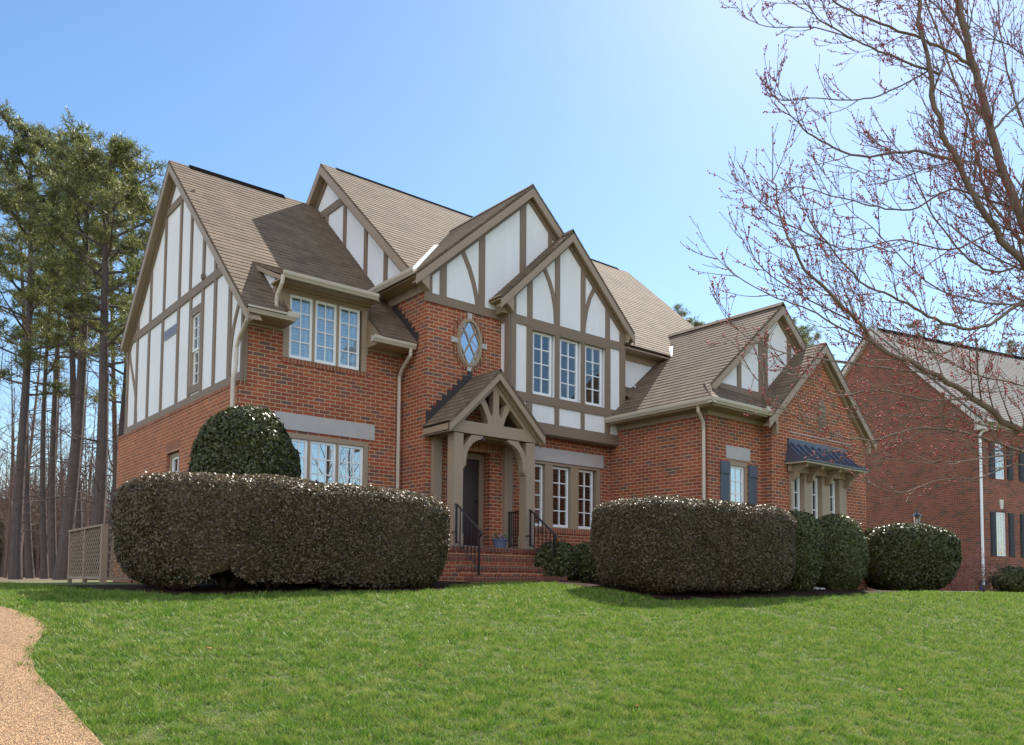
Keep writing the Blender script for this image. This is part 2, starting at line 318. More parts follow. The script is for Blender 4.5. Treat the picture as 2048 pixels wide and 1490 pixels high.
def gravelmat():
    m, n, l, p = newmat('pebble_aggregate')
    tc = N(n, 'ShaderNodeTexCoord'); v = N(n, 'ShaderNodeTexVoronoi', i={'Scale': 82.0, 'Randomness': 1}); l.new(tc.outputs['Object'], v.inputs['Vector'])
    v2 = N(n, 'ShaderNodeTexVoronoi', feature='DISTANCE_TO_EDGE', i={'Scale': 82.0}); l.new(tc.outputs['Object'], v2.inputs['Vector'])
    rp = N(n, 'ShaderNodeValToRGB'); e = rp.color_ramp; e.elements[0].color = (.20, .10, .05, 1); e.elements[1].color = (.60, .42, .26, 1)
    for po, c in ((.3, (.38, .205, .085, 1)), (.55, (.47, .30, .15, 1)), (.8, (.32, .17, .07, 1))): x = e.elements.new(po); x.color = c
    l.new(v.outputs['Color'], rp.inputs[0])
    r2 = N(n, 'ShaderNodeValToRGB'); r2.color_ramp.elements[0].color = (.25, .22, .2, 1); r2.color_ramp.elements[1].position = .14; l.new(v2.outputs['Distance'], r2.inputs[0])
    mx = N(n, 'ShaderNodeMixRGB', blend_type='MULTIPLY', i={'Fac': 1}); l.new(rp.outputs[0], mx.inputs[1]); l.new(r2.outputs[0], mx.inputs[2])
    ns = N(n, 'ShaderNodeTexNoise', i={'Scale': .9, 'Detail': 5}); l.new(tc.outputs['Object'], ns.inputs['Vector'])
    ad = N(n, 'ShaderNodeMath', operation='MULTIPLY_ADD', i={1: .6, 2: .72}); l.new(ns.outputs['Fac'], ad.inputs[0])
    vm = N(n, 'ShaderNodeVectorMath', operation='SCALE'); l.new(mx.outputs[0], vm.inputs[0]); l.new(ad.outputs[0], vm.inputs['Scale'])
    l.new(vm.outputs[0], p.inputs['Base Color']); p.inputs['Roughness'].default_value = .75
    b = N(n, 'ShaderNodeBump', i={'Strength': 1, 'Distance': .012}); l.new(r2.outputs[0], b.inputs['Height']); l.new(b.outputs[0], p.inputs['Normal'])
    return m
strip('driveway', np.concatenate([np.linspace(-14.5, -4.7, 60), np.linspace(-4.6, -4.1, 8)]), lambda y: -14.0, lambda y: float(edge_x(y)) + .02, gravelmat(), .018, 14)
def bed_front(x): return np.interp(x, [-2.9, -2.3, 1.1, 2.1, 2.9, 3.75, 3.95, 7.7, 10, 13, 17], [-3.3, -4.12, -4.15, -3.0, -2.80, -2.85, -5.45, -5.75, -5.9, -5.6, -5.4])
vs = []; xs = np.linspace(-2.9, 17, 200)
for x in xs:
    for t in np.linspace(0, 1, 8): y = float(bed_front(x)) * (1 - t) + t * (.3 if x < 9 else -1.5); vs.append((x, y, float(terr(x, y)) + .012 + .03 * math.sin(math.pi * t)))
i = np.arange(len(vs)).reshape(-1, 8); f = np.stack([i[:-1, :-1], i[1:, :-1], i[1:, 1:], i[:-1, 1:]], -1).reshape(-1, 4)
o = np_mesh('mulch_bed', np.array(vs), f, M['mulch']); o['kind'] = 'structure'

# ------------------------------------------------------------------ roofs
def clip(poly, a, b):       # keep a <= v <= b
    def cut(P, f):
        out = []
        for i in range(len(P)):
            p, q = P[i], P[(i + 1) % len(P)]; dp, dq = f(p), f(q)
            if dp >= 0: out.append(p)
            if (dp >= 0) != (dq >= 0): t = dp / (dp - dq); out.append((p[0] + (q[0] - p[0]) * t, p[1] + (q[1] - p[1]) * t))
        return out
    P = cut(poly, lambda p: p[1] - a)
    return cut(P, lambda p: b - p[1]) if len(P) > 2 else P
def roofplane(mb, pts, row=.14, lift=.008, th=.045):
    P = [Vector(p) for p in pts]; n = Vector((0, 0, 0))
    for i in range(len(P)): n += P[i].cross(P[(i + 1) % len(P)])
    n.normalize()
    if n.z < 0: n = -n
    t = Vector((0, 0, 1)).cross(n).normalized()
    if (abs(t.x) > abs(t.y) and t.x < 0) or (abs(t.y) >= abs(t.x) and t.y < 0): t = -t
    b = n.cross(t).normalized()
    if b.z < 0: b = -b
    d = P[0].dot(n); uv = [(p.dot(t), p.dot(b)) for p in P]
    v0 = min(q[1] for q in uv); v1 = max(q[1] for q in uv)
    W = lambda u, v, h=0: t * u + b * v + n * (d + h)
    k = math.floor(v0 / row)
    while k * row < v1:
        a = max(v0, k * row); c = min(v1, (k + 1) * row); q = clip(uv, a, c)
        if len(q) > 2 and c - a > 1e-4:
            hf = lambda v: lift * (1 - (v - k * row) / row)
            mb.face([W(x, y, hf(y)) for x, y in q])
            lo = [p for p in q if abs(p[1] - a) < 1e-5]
            if len(lo) >= 2:
                u0 = min(p[0] for p in lo); u1 = max(p[0] for p in lo); mb.face([W(u0, a, -th if k * row <= v0 else 0), W(u1, a, -th if k * row <= v0 else 0), W(u1, a, hf(a)), W(u0, a, hf(a))])
        k += 1
    for i in range(len(uv)):
        p, q = uv[i], uv[(i + 1) % len(uv)]
        if abs(p[1] - q[1]) > 1e-3 or True:
            mb.face([W(*p, .004), W(*q, .004), W(*q, -th), W(*p, -th)])
    mb.face([W(x, y, -th) for x, y in uv])

# ------------------------------------------------------------------ THE HOUSE
X1, Y1, Y2, Xg, Y3, Xh, Y4, XR = 2.986, -.819, -1.062, 7.742, -3.435, 9.53, -3.672, 13.32
ZB = -.35
H = empty('tudor_house', 'large red brick house with white half timbered gables and a small gabled porch', 'house')
FL = front(0); FC = front(Y1); FB = front(Y2); FG = front(Y3); FW = front(Y4); SL = side(-.14); SS = side(-.06); SX = side(X1); SG = side(Xg); SH = side(Xh)
def wall(mb, F, u0, u1, v0, v1, holes=(), rev=.12):
    us = sorted({u0, u1, *[h[0] for h in holes], *[h[1] for h in holes]}); vs = sorted({v0, v1, *[h[2] for h in holes], *[h[3] for h in holes]})
    for a, b in zip(us, us[1:]):
        for c, d in zip(vs, vs[1:]):
            if any(h[0] <= a and b <= h[1] and h[2] <= c and d <= h[3] for h in holes): continue
            mb.face([F(a, c), F(b, c), F(b, d), F(a, d)])
    for h in holes:
        r = h[4] if len(h) > 4 else rev
        for (p, q) in (((h[0], h[2]), (h[1], h[2])), ((h[1], h[2]), (h[1], h[3])), ((h[1], h[3]), (h[0], h[3])), ((h[0], h[3]), (h[0], h[2]))):
            mb.face([F(*p, 0), F(*q, 0), F(*q, -r), F(*p, -r)])
def room(F, u0, u1, v0, v1, w0=-.16, d=.55, e=.12):
    ROOM = MB(); w1 = w0 - d; a, b, c, f = u0 - e, u1 + e, v0 - e, v1 + e
    ROOM.face([F(a, c, w1), F(b, c, w1), F(b, f, w1), F(a, f, w1)])
    for (p, q) in (((a, c), (b, c)), ((b, c), (b, f)), ((b, f), (a, f)), ((a, f), (a, c))): ROOM.face([F(*p, w0), F(*q, w0), F(*q, w1), F(*p, w1)])
    ROOM.build('interior_wall', M['interior'], H)
HL = (.60, 2.29, 1.08, 2.60)           # left lower triple
HD = (.60, 2.21, 3.88, 5.02)           # dormer triple
HS = (2.93, 3.68, 1.6, 2.55)           # side lower
HDoor = (3.47, 4.47, .70, 2.53, .30)
HC = (5.27, 7.48, 1.18, 2.53)
HG = (8.40, 9.02, 1.3, 2.52)
HA = (10.13, 12.35, .95, 2.70)
b = MB()
wall(b, FL, 0, X1, ZB, 3.88, [HL]); wall(b, FL, 0, .60, 3.88, 4.32); wall(b, FL, 2.21, X1, 3.88, 4.32)
b.face([FL(-.14, ZB), FL(0, ZB), FL(0, 3.30), FL(-.14, 3.30)]); b.face([(-.14, 0, 3.30), (0, 0, 3.30), (0, .3, 3.30), (-.14, .3, 3.30)])
wall(b, SX, Y1, 0.0, ZB, 4.40); b.face([SX(Y1, 4.40), SX(.9, 4.40), SX(.9, 5.40), SX(Y1, 5.40)])
wall(b, FC, X1, Xg, ZB, 5.20, [HDoor, HC]);
wall(b, SG, Y3, Y1, ZB, 3.33); wall(b, FG, Xg, Xh, ZB, 3.34, [HG]); wall(b, SH, Y4, Y3, ZB, 3.62)
wall(b, FW, Xh, XR, ZB, 3.45, [HA]); 
AX, AZ = 11.38, 5.36                    # garage front gable ridge
b.face([FW(Xh, 3.45), FW(XR, 3.45), FW(XR - .06, 3.52), FW(AX, 5.16), FW(Xh + .06, 3.52)])
b.face([(XR, Y4, ZB), (XR, 4, ZB), (XR, 4, 3.5), (XR, Y4, 3.5)])
b.face([(-.14, 7.42, ZB), (12.7, 7.42, ZB), (12.7, 7.42, 3.3), (-.14, 7.42, 3.3)])
b.build('brick_wall', M['brick'], H)
b = MB(); wall(b, SL, 0, 7.42, ZB, 3.30, [HS]); b.build('side_brick_wall', M['brick_orange'], H)['label'] = 'orange red brick side wall'
# soldier / rowlock courses
for a_ in ((SL, .0, 7.44, 3.30, 3.365, -.14, .012), (SL, 2.90, 3.72, 2.55, 2.75, -.05, .004), (FL, .58, 2.25, 3.80, 3.882, -.1, .015), (FC, 5.2, 7.55, 1.08, 1.182, -.1, .02), (FC, 3.40, 4.75, 2.53, 2.73, -.1, .004), (FW, 10.0, 12.5, .86, .952, -.1, .02), (FG, 8.35, 9.07, 1.22, 1.302, -.1, .02)):
    b = MB(); b.fbox(*a_); b.build('brick_course', M['soldier'], H)

# stucco
b = MB()
zL = lambda y: 4.42 + .946 * (y + .579)          # left wing front roof slope
zLb = lambda y: 8.545 - .946 * (y - 3.783)
b.face([SS(0, 3.3), SS(2.10, 3.3), SS(2.10, zL(2.10) - .1), SS(0, zL(0) - .1)]); b.face([SS(2.62, 3.3), SS(7.05, 3.3), SS(7.05, zLb(7.05) - .1), SS(3.783, 8.44), SS(2.62, zL(2.62) - .1)])
b.face([SS(2.10, 3.3), SS(2.62, 3.3), SS(2.62, 3.72), SS(2.10, 3.72)]); b.face([SS(2.10, 5.10), SS(2.62, 5.10), SS(2.62, zL(2.62) - .1), SS(2.10, zL(2.10) - .1)])
for p_, q_ in (((2.10, 3.72), (2.62, 3.72)), ((2.62, 3.72), (2.62, 5.10)), ((2.62, 5.10), (2.10, 5.10)), ((2.10, 5.10), (2.10, 3.72))): b.face([SS(*p_), SS(*q_), SS(*q_, -.1), SS(*p_, -.1)])
b.face([(-.06, .012, 3.3), (0, .012, 3.3), (0, .012, 4.9), (-.06, .012, 4.9)])
b.face([(-.06, 7.05, 3.3), (12.0, 7.05, 3.3), (12, 7.05, 5.4), (-.06, 7.05, 5.4)])
zM = lambda y: 5.30 + .922 * (y + 1.1)
SXs = side(2.966); b.face([SXs(-.45, 5.4), SXs(6.9, 5.4), SXs(3.2, 9.12), SXs(-.45, 5.75)])   # main gable
b.face([FC(X1 - .05, 5.2, .01), FC(7.9, 5.2, .01), FC(7.9, 5.45, .01), FC(5.388, 7.85, .01), FC(X1 - .05, 5.66, .01)])   # cross gable
# bay
b.face([FB(4.713, 3.03), FB(7.94, 3.03), FB(7.94, 5.45), FB(6.26, 7.08), FB(4.713, 5.6)]) if 0 else None
HB = [(5.30, 5.88, 3.76, 5.09), (6.03, 6.61, 3.76, 5.09), (6.74, 7.32, 3.76, 5.09)]
wall(b, FB, 4.713, 7.94, 3.03, 5.20, HB); b.face([FB(4.713, 5.20), FB(7.94, 5.20), FB(7.94, 5.50), FB(6.262, 7.10), FB(4.713, 5.62)])
b.face([(4.713, Y2, 3.03), (4.713, Y1, 3.03), (4.713, Y1, 5.7), (4.713, Y2, 5.7)]); b.face([(7.94, Y2, 3.03), (7.94, Y1 + .2, 3.03), (7.94, Y1 + .2, 5.6), (7.94, Y2, 5.6)])
b.face([(7.9, Y1, 3.3), (12.4, Y1, 3.3), (12.4, Y1, 5.5), (7.9, Y1, 5.5)])
# dormer cheek and wall over garage gable
b.face([(.43, -.03, 4.2), (.43, .95, 5.75), (.43, -.03, 5.2)]); b.face([(2.225, -.03, 4.2), (2.225, .9, 5.72), (2.225, -.03, 5.2)])
GX, GZ, GY = 10.50, 6.15, -3.18         # garage main gable
b.face([(8.0, GY, 3.8), (13.0, GY, 3.8), (GX, GY, 5.98)])
b.build('stucco_wall', M['stucco'], H)
room(FL, *HL[:4]); room(FL, *HD[:4]); room(SL, *HS[:4]); room(FC, *HC[:4]); room(FG, *HG[:4]); room(FW, *HA[:4])
for h in HB: room(FB, *h[:4], e=.04)
room(side(-.06), 2.10, 2.62, 3.72, 5.10)

# ---- timber
t = MB(); TH = .03
def vert(F, u, wd, v0, v1, w=.028, w0=-.01): t.fbox(F, u - wd / 2, u + wd / 2, v0, v1, w0, w)
S = SS
t.fbox(S, 0.0, 7.10, 3.365, 3.53, -.01, .034)                        # base band
t.fbox(S, .86, 6.75, 5.45, 5.62, -.01, .032)                         # middle band
t.fbox(S, 3.08, 4.50, 7.61, 7.765, -.01, .032)
t.fbox(S, .0, .085, 3.53, 4.9, -.01, .036); t.fbox(S, 6.95, 7.06, 3.53, 5.4, -.01, .036)
t.fbox(FL, -.06, -.006, 3.365, 4.75, -.01, .012)
def zrk(y): return (zL(y) if y < 3.783 else zLb(y)) - .22
for y, w_ in ((6.262, .11), (5.355, .11), (4.412, .11), (3.432, .11), (2.778, .10), (2.045, .11), (1.406, .11)):
    vert(S, y, w_, 5.62, min(zrk(y - w_ / 2 * (1 if y < 3.8 else -1)), 7.61) if y not in (4.412, 3.432, 2.778) else 7.61)
vert(S, 3.70, .11, 7.765, 7.9) if 0 else None
for a, c in ((6.20, 6.36), (5.307, 5.487), (4.352, 4.536), (3.351, 3.535), (1.312, 1.469), (.566, .742)):
    m_ = (a + c) / 2; vert(S, m_, .115 if m_ > 1 else .13, 3.53, 5.45 if m_ > 1 else 5.28)
t.fbox(S, 2.655, 2.765, 3.53, 5.45, -.01, .028); t.fbox(S, 1.99, 2.10, 3.53, 5.45, -.01, .028)
t.fbox(S, 2.10, 2.655, 5.09, 5.22, -.01, .026); t.fbox(S, 2.10, 2.655, 3.58, 3.72, -.01, .026)
t.ribbon(S, [(7.02, 5.45), (6.90, 5.25), (6.775, 4.98), (6.60, 4.70), (6.477, 4.491), (6.35, 4.25), (6.284, 4.03), (6.23, 3.7), (6.215, 3.53)], .085, -.01, .024)
t.ribbon(S, [(.13, 4.86), (.25, 4.73), (.383, 4.535), (.46, 4.39), (.53, 4.2), (.58, 3.95), (.60, 3.7), (.60, 3.53)], .085, -.01, .024)
# rake friezes
def rake(F, pts, wd, w0, w1, mb=None):   # pts = roofline polyline in (u, v); board hangs below
    mb = mb or t
    for (a, c) in zip(pts, pts[1:]): mb.prism(F, [a, c, (c[0], c[1] - wd), (a[0], a[1] - wd)], w0, w1)
rake(S, [(0, zL(0) - .08), (3.783, 8.545 - .08)], .25, -.01, .04); rake(S, [(3.783, 8.545 - .08), (7.1, zLb(7.1) - .08)], .25, -.01, .04)
# main gable
S2 = side(2.966)
rake(S2, [(-.5, zM(-.5) - .08), (3.2, 9.25 - .08)], .30, -.01, .04); rake(S2, [(3.2, 9.25 - .08), (6.9, 9.25 - .08 - .922 * 3.7)], .30, -.01, .04)
t.fbox(S2, 2.45, 4.25, 8.17, 8.33, -.01, .032) if 0 else t.fbox(S2, 2.35, 4.08, 8.12, 8.30, -.01, .032)
for y in (3.18, 2.34, 1.42, .62): vert(S2, y, .125, 5.6, 8.12 if y > 2 else zM(y) - .3)
# cross gable
zC = lambda x: 8.046 - .892 * abs(x - 5.388)
t.fbox(FC, 2.93, 7.7, 5.165, 5.335, -.02, .034); t.fbox(FC, 2.93, 3.075, 5.335, 5.70, -.02, .034)
rake(FC, [(2.90, zC(2.90) - .08), (5.388, 7.966)], .24, -.01, .042); rake(FC, [(5.388, 7.966), (7.9, zC(7.9) - .08)], .24, -.01, .042)
for a, c in ((3.246, 3.395), (4.14, 4.285), (5.156, 5.314), (5.91, 6.021)): vert(FC, (a + c) / 2, c - a, 5.335, zC((a + c) / 2) - .22, .028, -.02)
t.ribbon(FC, [(3.70, 6.40), (3.80, 6.22), (3.92, 6.0), (4.02, 5.74), (4.09, 5.5), (4.12, 5.335)], .10, -.02, .024)
# bay
zB = lambda x: 7.28 - .955 * abs(x - 6.262)
rake(FB, [(4.713, zB(4.713) - .07), (6.262, 7.21)], .24, -.01, .042); rake(FB, [(6.262, 7.21), (7.94, zB(7.94) - .07)], .24, -.01, .042)
t.fbox(FB, 4.713, 4.865, 3.235, zB(4.75) - .15, -.01, .036); t.fbox(FB, 7.789, 7.945, 3.235, zB(7.9) - .1, -.01, .036)
t.fbox(FB, 4.865, 7.789, 5.105, 5.272, -.01, .033)
t.fbox(FB, 4.713, 7.945, 3.02, 3.235, -.02, .038); t.fbox(FB, 4.865, 7.789, 3.60, 3.775, -.01, .033)
for a, c in ((5.155, 5.30), (5.90, 6.02), (6.63, 6.735), (7.335, 7.492)):
    m_ = (a + c) / 2; t.fbox(FB, a, c, 3.775, 5.105, -.12, .028); vert(FB, m_, c - a - .01, 3.235, 3.60, .027); vert(FB, m_ + (0 if m_ < 7 else .0), .12, 5.272, zB(m_) - .22, .028)
for h in HB: t.fbox(FB, h[0] - .01, h[1] + .01, 5.045, 5.105, -.11, .05)
t.ribbon(FB, [(5.50, 6.52), (5.603, 6.36), (5.74, 6.13), (5.84, 5.88), (5.90, 5.6), (5.925, 5.272)], .09, -.01, .024)
t.ribbon(FB, [(7.12, 6.42), (7.03, 6.31), (6.88, 6.05), (6.78, 5.76), (6.72, 5.48), (6.70, 5.272)], .09, -.01, .024)
SB = side(4.713)
t.fbox(SB, Y2 - .036, Y2 + .10, 3.02, 5.75, -.01, .03); t.fbox(SB, Y2 + .10, Y1, 5.11, 5.27, -.01, .028); t.fbox(SB, Y2 + .10, Y1, 3.02, 3.235, -.01, .03)
t.box(4.72, 7.74, Y2 + .01, Y1 + .01, 3.00, 3.03)                    # soffit of the jetty
# garage gable
zG = lambda x: GZ - .84 * abs(x - GX)
FGG = front(GY)
rake(FGG, [(8.1, zG(8.1) - .07), (GX, GZ - .07)], .26, -.01, .04); rake(FGG, [(GX, GZ - .07), (12.9, zG(12.9) - .07)], .26, -.01, .04)
t.fbox(FGG, 8.4, 12.6, 3.95, 4.12, -.01, .034)
for x, w_ in ((9.10, .12), (9.87, .14), (10.06, .10), (10.95, .14), (11.6, .12)): vert(FGG, x, w_, 4.12, zG(x) - .22)
t.ribbon(FGG, [(10.15, 5.45), (10.02, 5.1), (9.93, 4.7), (9.9, 4.12)], .09, -.01, .024)
t.build('timber_framing', M['timber'], H)

# ---- trims: window casings, friezes, soffits, rake boards, fascias
t = MB()
def casing(F, h, wd, w=.03, w0=-.10, bars=(), top=None, sill=None):
    u0, u1, v0, v1 = h[:4]
    t.fbox(F, u0, u0 + wd, v0, v1 - wd * (top is None) - (top or 0), w0, w); t.fbox(F, u1 - wd, u1, v0, v1 - wd * (top is None) - (top or 0), w0, w)
    t.fbox(F, u0, u1, v1 - (top or wd), v1, w0, w + .002)
    for a, c in bars: t.fbox(F, a, c, v0, v1 - (top or wd), w0, w - .004)
casing(FL, HD, .105, .03, -.1, [(1.135, 1.182), (1.598, 1.645)], top=.025); t.fbox(FL, .70, 2.11, 3.88, 3.892, -.1, .0)
casing(FL, HL, .085, .0, -.12, [(1.116, 1.155), (1.66, 1.70)], top=.085)
casing(FC, HC, .10, -.012, -.16, [(5.895, 6.115), (6.62, 6.84)], top=.06); t.fbox(FC, 5.37, 7.38, 1.18, 1.21, -.16, -.04)
casing(FG, HG, .07, -.01, -.12, top=.09)
casing(FW, HA, .09, .05, -.12, [(10.64, 10.93), (11.345, 11.66), (12.06, 12.26)], top=.28)
t.fbox(SL, HS[0], HS[1], HS[3] - .07, HS[3], -.14, -.06); t.fbox(SL, HS[0], HS[0] + .07, HS[2], HS[3] - .07, -.14, -.06); t.fbox(SL, HS[1] - .07, HS[1], HS[2], HS[3] - .07, -.14, -.06)
# upper side window surround
t.fbox(SS, 2.10, 2.62, 5.075, 5.09, -.08, .03); t.fbox(SS, 2.60, 2.655, 3.72, 5.09, -.08, .03); t.fbox(SS, 2.10, 2.13, 3.72, 5.09, -.08, .03)
# friezes
t.fbox(FL, -.02, .60, 4.315, 4.47, -.01, .03); t.fbox(FL, 2.21, 2.95, 4.29, 4.43, -.01, .03)
t.box(.0, .60, -.42, .02, 4.36, 4.395); t.box(2.21, 2.95, -.42, .02, 4.33, 4.36)      # soffits
t.fbox(FL, .575, 2.235, 5.02, 5.11, -.05, .05); t.fbox(FL, .56, 2.25, 5.06, 5.11, .05, .16); t.box(.38, 2.22, -.44, .03, 5.085, 5.12); t.prism(side(.385), [(-.44, 5.11), (.70, 5.63), (.70, 5.55), (-.44, 5.04)], -.005, .03); t.fbox(FL, .42, .60, 4.47, 5.10, -.04, .028)
t.fbox(side(.40), -.03, .75, 5.0, 5.15, -.01, .03) if 0 else None
t.fbox(SX, Y1 - .02, .85, 5.37, 5.56, -.02, .03); t.box(2.66, 2.98, Y1 - .1, .85, 5.53, 5.565)
t.fbox(SG, Y3, Y1, 3.33, 3.50, -.01, .03); t.fbox(FG, Xg - .03, Xh, 3.335, 3.50, -.01, .03); t.box(7.42, Xg + .02, Y3 - .32, Y1, 3.44, 3.47); t.box(7.42, Xh - .1, Y3 - .32, Y3 + .02, 3.43, 3.475); t.box(7.415, 7.44, Y3 - .34, Y1, 3.43, 3.58); t.box(7.415, Xh - .2, Y3 - .345, Y3 - .32, 3.43, 3.58)
t.fbox(FC, 7.94, 12.4, 5.02, 5.20, -.01, .03); t.box(7.94, 12.55, Y1 - .32, Y1 + .02, 5.17, 5.2)
# barge boards (proud of the gable, under the shingles)
def barge(F, apex, pts, wd=.17, w0=0, w1=.03, drop=.045, step=True):
    for (a, c) in pts:
        t.prism(F, [(a[0], a[1] - drop), (c[0], c[1] - drop), (c[0], c[1] - drop - wd), (a[0], a[1] - drop - wd)], w0, w1)
def soffit(F, a, c, w0, w1, dz=.2):  # sloping board closing overhang
    t.prism(F, [(a[0], a[1] - dz), (c[0], c[1] - dz), (c[0], c[1] - dz - .02), (a[0], a[1] - dz - .02)], w0, w1)
LW = side(0)
for F, A, B_, ww in ((LW, (-.56, zL(-.56)), (3.783, 8.545), .25), (LW, (3.783, 8.545), (7.0, zLb(7.0)), .25), (side(2.966), (-.50, zM(-.50)), (3.2, 9.25), .20), (side(2.966), (3.2, 9.25), (7.2, 9.25 - .922 * 4), .20),
                     (FC, (2.66, zC(2.66)), (5.388, 8.046), .15), (FC, (5.388, 8.046), (8.1, zC(8.1)), .15), (FB, (4.40, zB(4.40)), (6.262, 7.28), .16), (FB, (6.262, 7.28), (8.12, zB(8.12)), .16),
                     (FGG, (8.0, zG(8.0)), (GX, GZ), .17), (FGG, (GX, GZ), (13.0, zG(13.0)), .17), (FW, (9.22, AZ - .885 * 2.16), (AX, AZ), .16), (FW, (AX, AZ), (13.54, AZ - .885 * 2.16), .16)):
    barge(F, None, [(A, B_)], .19, ww - .03, ww); soffit(F, A, B_, .0, ww - .03, .17)
rake(FW, [(9.50, AZ - .885 * 1.88 - .09), (AX, AZ - .09)], .26, -.01, .045); rake(FW, [(AX, AZ - .09), (13.34, AZ - .885 * 1.96 - .09)], .26, -.01, .045)
rake(FW, [(9.56, AZ - .885 * 1.82 - .3), (AX, AZ - .3)], .035, -.01, .075); rake(FW, [(AX, AZ - .3), (13.3, AZ - .885 * 1.92 - .3)], .035, -.01, .075)
# cornice returns
t.prism(side(2.235), [(-.5, 4.36), (-.5, 4.43), (0, 4.90), (0, 4.33)], -.02, .02); t.prism(side(.60), [(-.5, 4.39), (-.5, 4.43), (0, 4.90), (0, 4.39)], -.02, .02); t.fbox(FL, 2.21, 2.95, 4.36, 4.44, .43, .50); t.fbox(FL, -.2, .6, 4.39, 4.46, .43, .50)
t.prism(FC, [(2.70, 5.52), (2.95, 5.34), (2.95, 5.70)], -.02, .13)
t.prism(FB, [(4.45, 5.44), (4.60, 5.36), (4.72, 5.25), (4.72, 5.62), (4.47, 5.54)], -.0, .14); t.prism(FB, [(8.06, 5.47), (7.93, 5.30), (7.93, 5.62)], 0, .14)
t.box(4.40, 4.70, Y2 - .13, Y1, 5.44, 5.53); t.box(4.55, 4.72, Y2 - .0, Y1 + .0, 5.25, 5.44)
t.prism(FW, [(9.42, 3.44), (9.52, 3.32), (9.525, 3.14), (9.58, 3.14), (9.58, 3.58), (9.42, 3.52)], 0, .12); t.prism(FW, [(13.46, 3.42), (13.36, 3.30), (13.335, 3.12), (13.28, 3.12), (13.28, 3.58), (13.46, 3.50)], 0, .12)
t.prism(FL, [(-.2, 4.40), (-.05, 4.15), (0, 4.15), (0, 4.45), (-.22, 4.45)], -.5, .0) if 0 else None
t.build('trim', M['trim'], H)

# ---- stone
def piece(name, mat, F, *a, parent=H): m_ = MB(); m_.fbox(F, *a); return m_.build(name, M[mat], parent)
piece('stone_lintel', 'stone', FL, .494, 2.408, 2.65, 2.932, -.1, .018); piece('stone_lintel', 'stone', FC, 5.20, 7.545, 2.53, 2.803, -.1, .018); piece('stone_lintel', 'stone', FG, 8.30, 9.09, 2.55, 2.81, -.1, .015); piece('string_course', 'stone', FW, 10.19, 12.66, 3.255, 3.275, 0, .012)
OX, OZ, OA, OB = 3.935, 4.575, .262, .44
def oval(a, n=40): return [(OX + OA * a * math.cos(2 * math.pi * k / n), OZ + OB * (1 + (a - 1) * OA / OB) * math.sin(2 * math.pi * k / n)) for k in range(n)]
for kk in ((OX - .045, OX + .045, OZ + .42, OZ + .57, .065), (OX - .04, OX + .04, OZ - .54, OZ - .42, .03)):
    t = MB(); t.prism(FC, [(kk[0] + .012 * (kk[2] > OZ), kk[2]), (kk[1] - .012 * (kk[2] > OZ), kk[2]), (kk[1] + .01, kk[3]), (kk[0] - .01, kk[3])], 0, .035); t.build('keystone', M['stone'], H)
for s_ in (-1, 1): t = MB(); t.prism(FC, [(OX + s_ * .27, OZ - .04), (OX + s_ * .41, OZ - .055), (OX + s_ * .41, OZ + .055), (OX + s_ * .27, OZ + .04)], 0, .035); t.build('keystone', M['stone'], H)
# ---- oval window
def ring(mb, F, o1, o2, w0, w1):
    n = len(o1)
    for k in range(n): mb.prism(F, [o1[k], o1[(k + 1) % n], o2[(k + 1) % n], o2[k]], w0, w1)
t = MB(); n = 46
for k in range(n):
    a0 = 2 * math.pi * (k + .08) / n; a1 = 2 * math.pi * (k + .92) / n
    P_ = lambda r, a: (OX + (.29 + r) * math.cos(a), OZ + (.44 + r) * math.sin(a))
    t.prism(FC, [P_(0, a0), P_(.095, a0), P_(.095, a1), P_(0, a1)], 0, .012 + .006 * (k % 3))
t.build('brick_surround', M['soldier'], H)
t = MB(); E1 = oval(.86); E2 = oval(1.03); E3 = oval(1.13)
ring(t, FC, E1, E2, .0, .055); ring(t, FC, E2, E3, .0, .03)
ow = t.build('oval_window', M['trim'], H)
t = MB()
for s_ in (-1, 1):
    for off in (-.30, 0, .30):
        # diamond bars clipped to the ellipse
        best = []
        for q in np.linspace(-1, 1, 201):
            x = q * .40; z = s_ * x * 1.9 + off * 1.55
            if (x / (OA * .9)) ** 2 + (z / (OB * .93)) ** 2 <= 1: best.append((OX + x, OZ + z))
        if len(best) > 1: t.ribbon(FC, [best[0], best[-1]], .022, .02, .034 + .001 * s_)
t.build('glazing_bar', M['trim'], ow)
t = MB(); t.prism(FC, oval(.93), .0, .016); t.build('pane', M['glass_mirror'], ow)
t = MB(); t.prism(FC, oval(.94), -.01, .004); t.build('blind', M['blind'], ow)

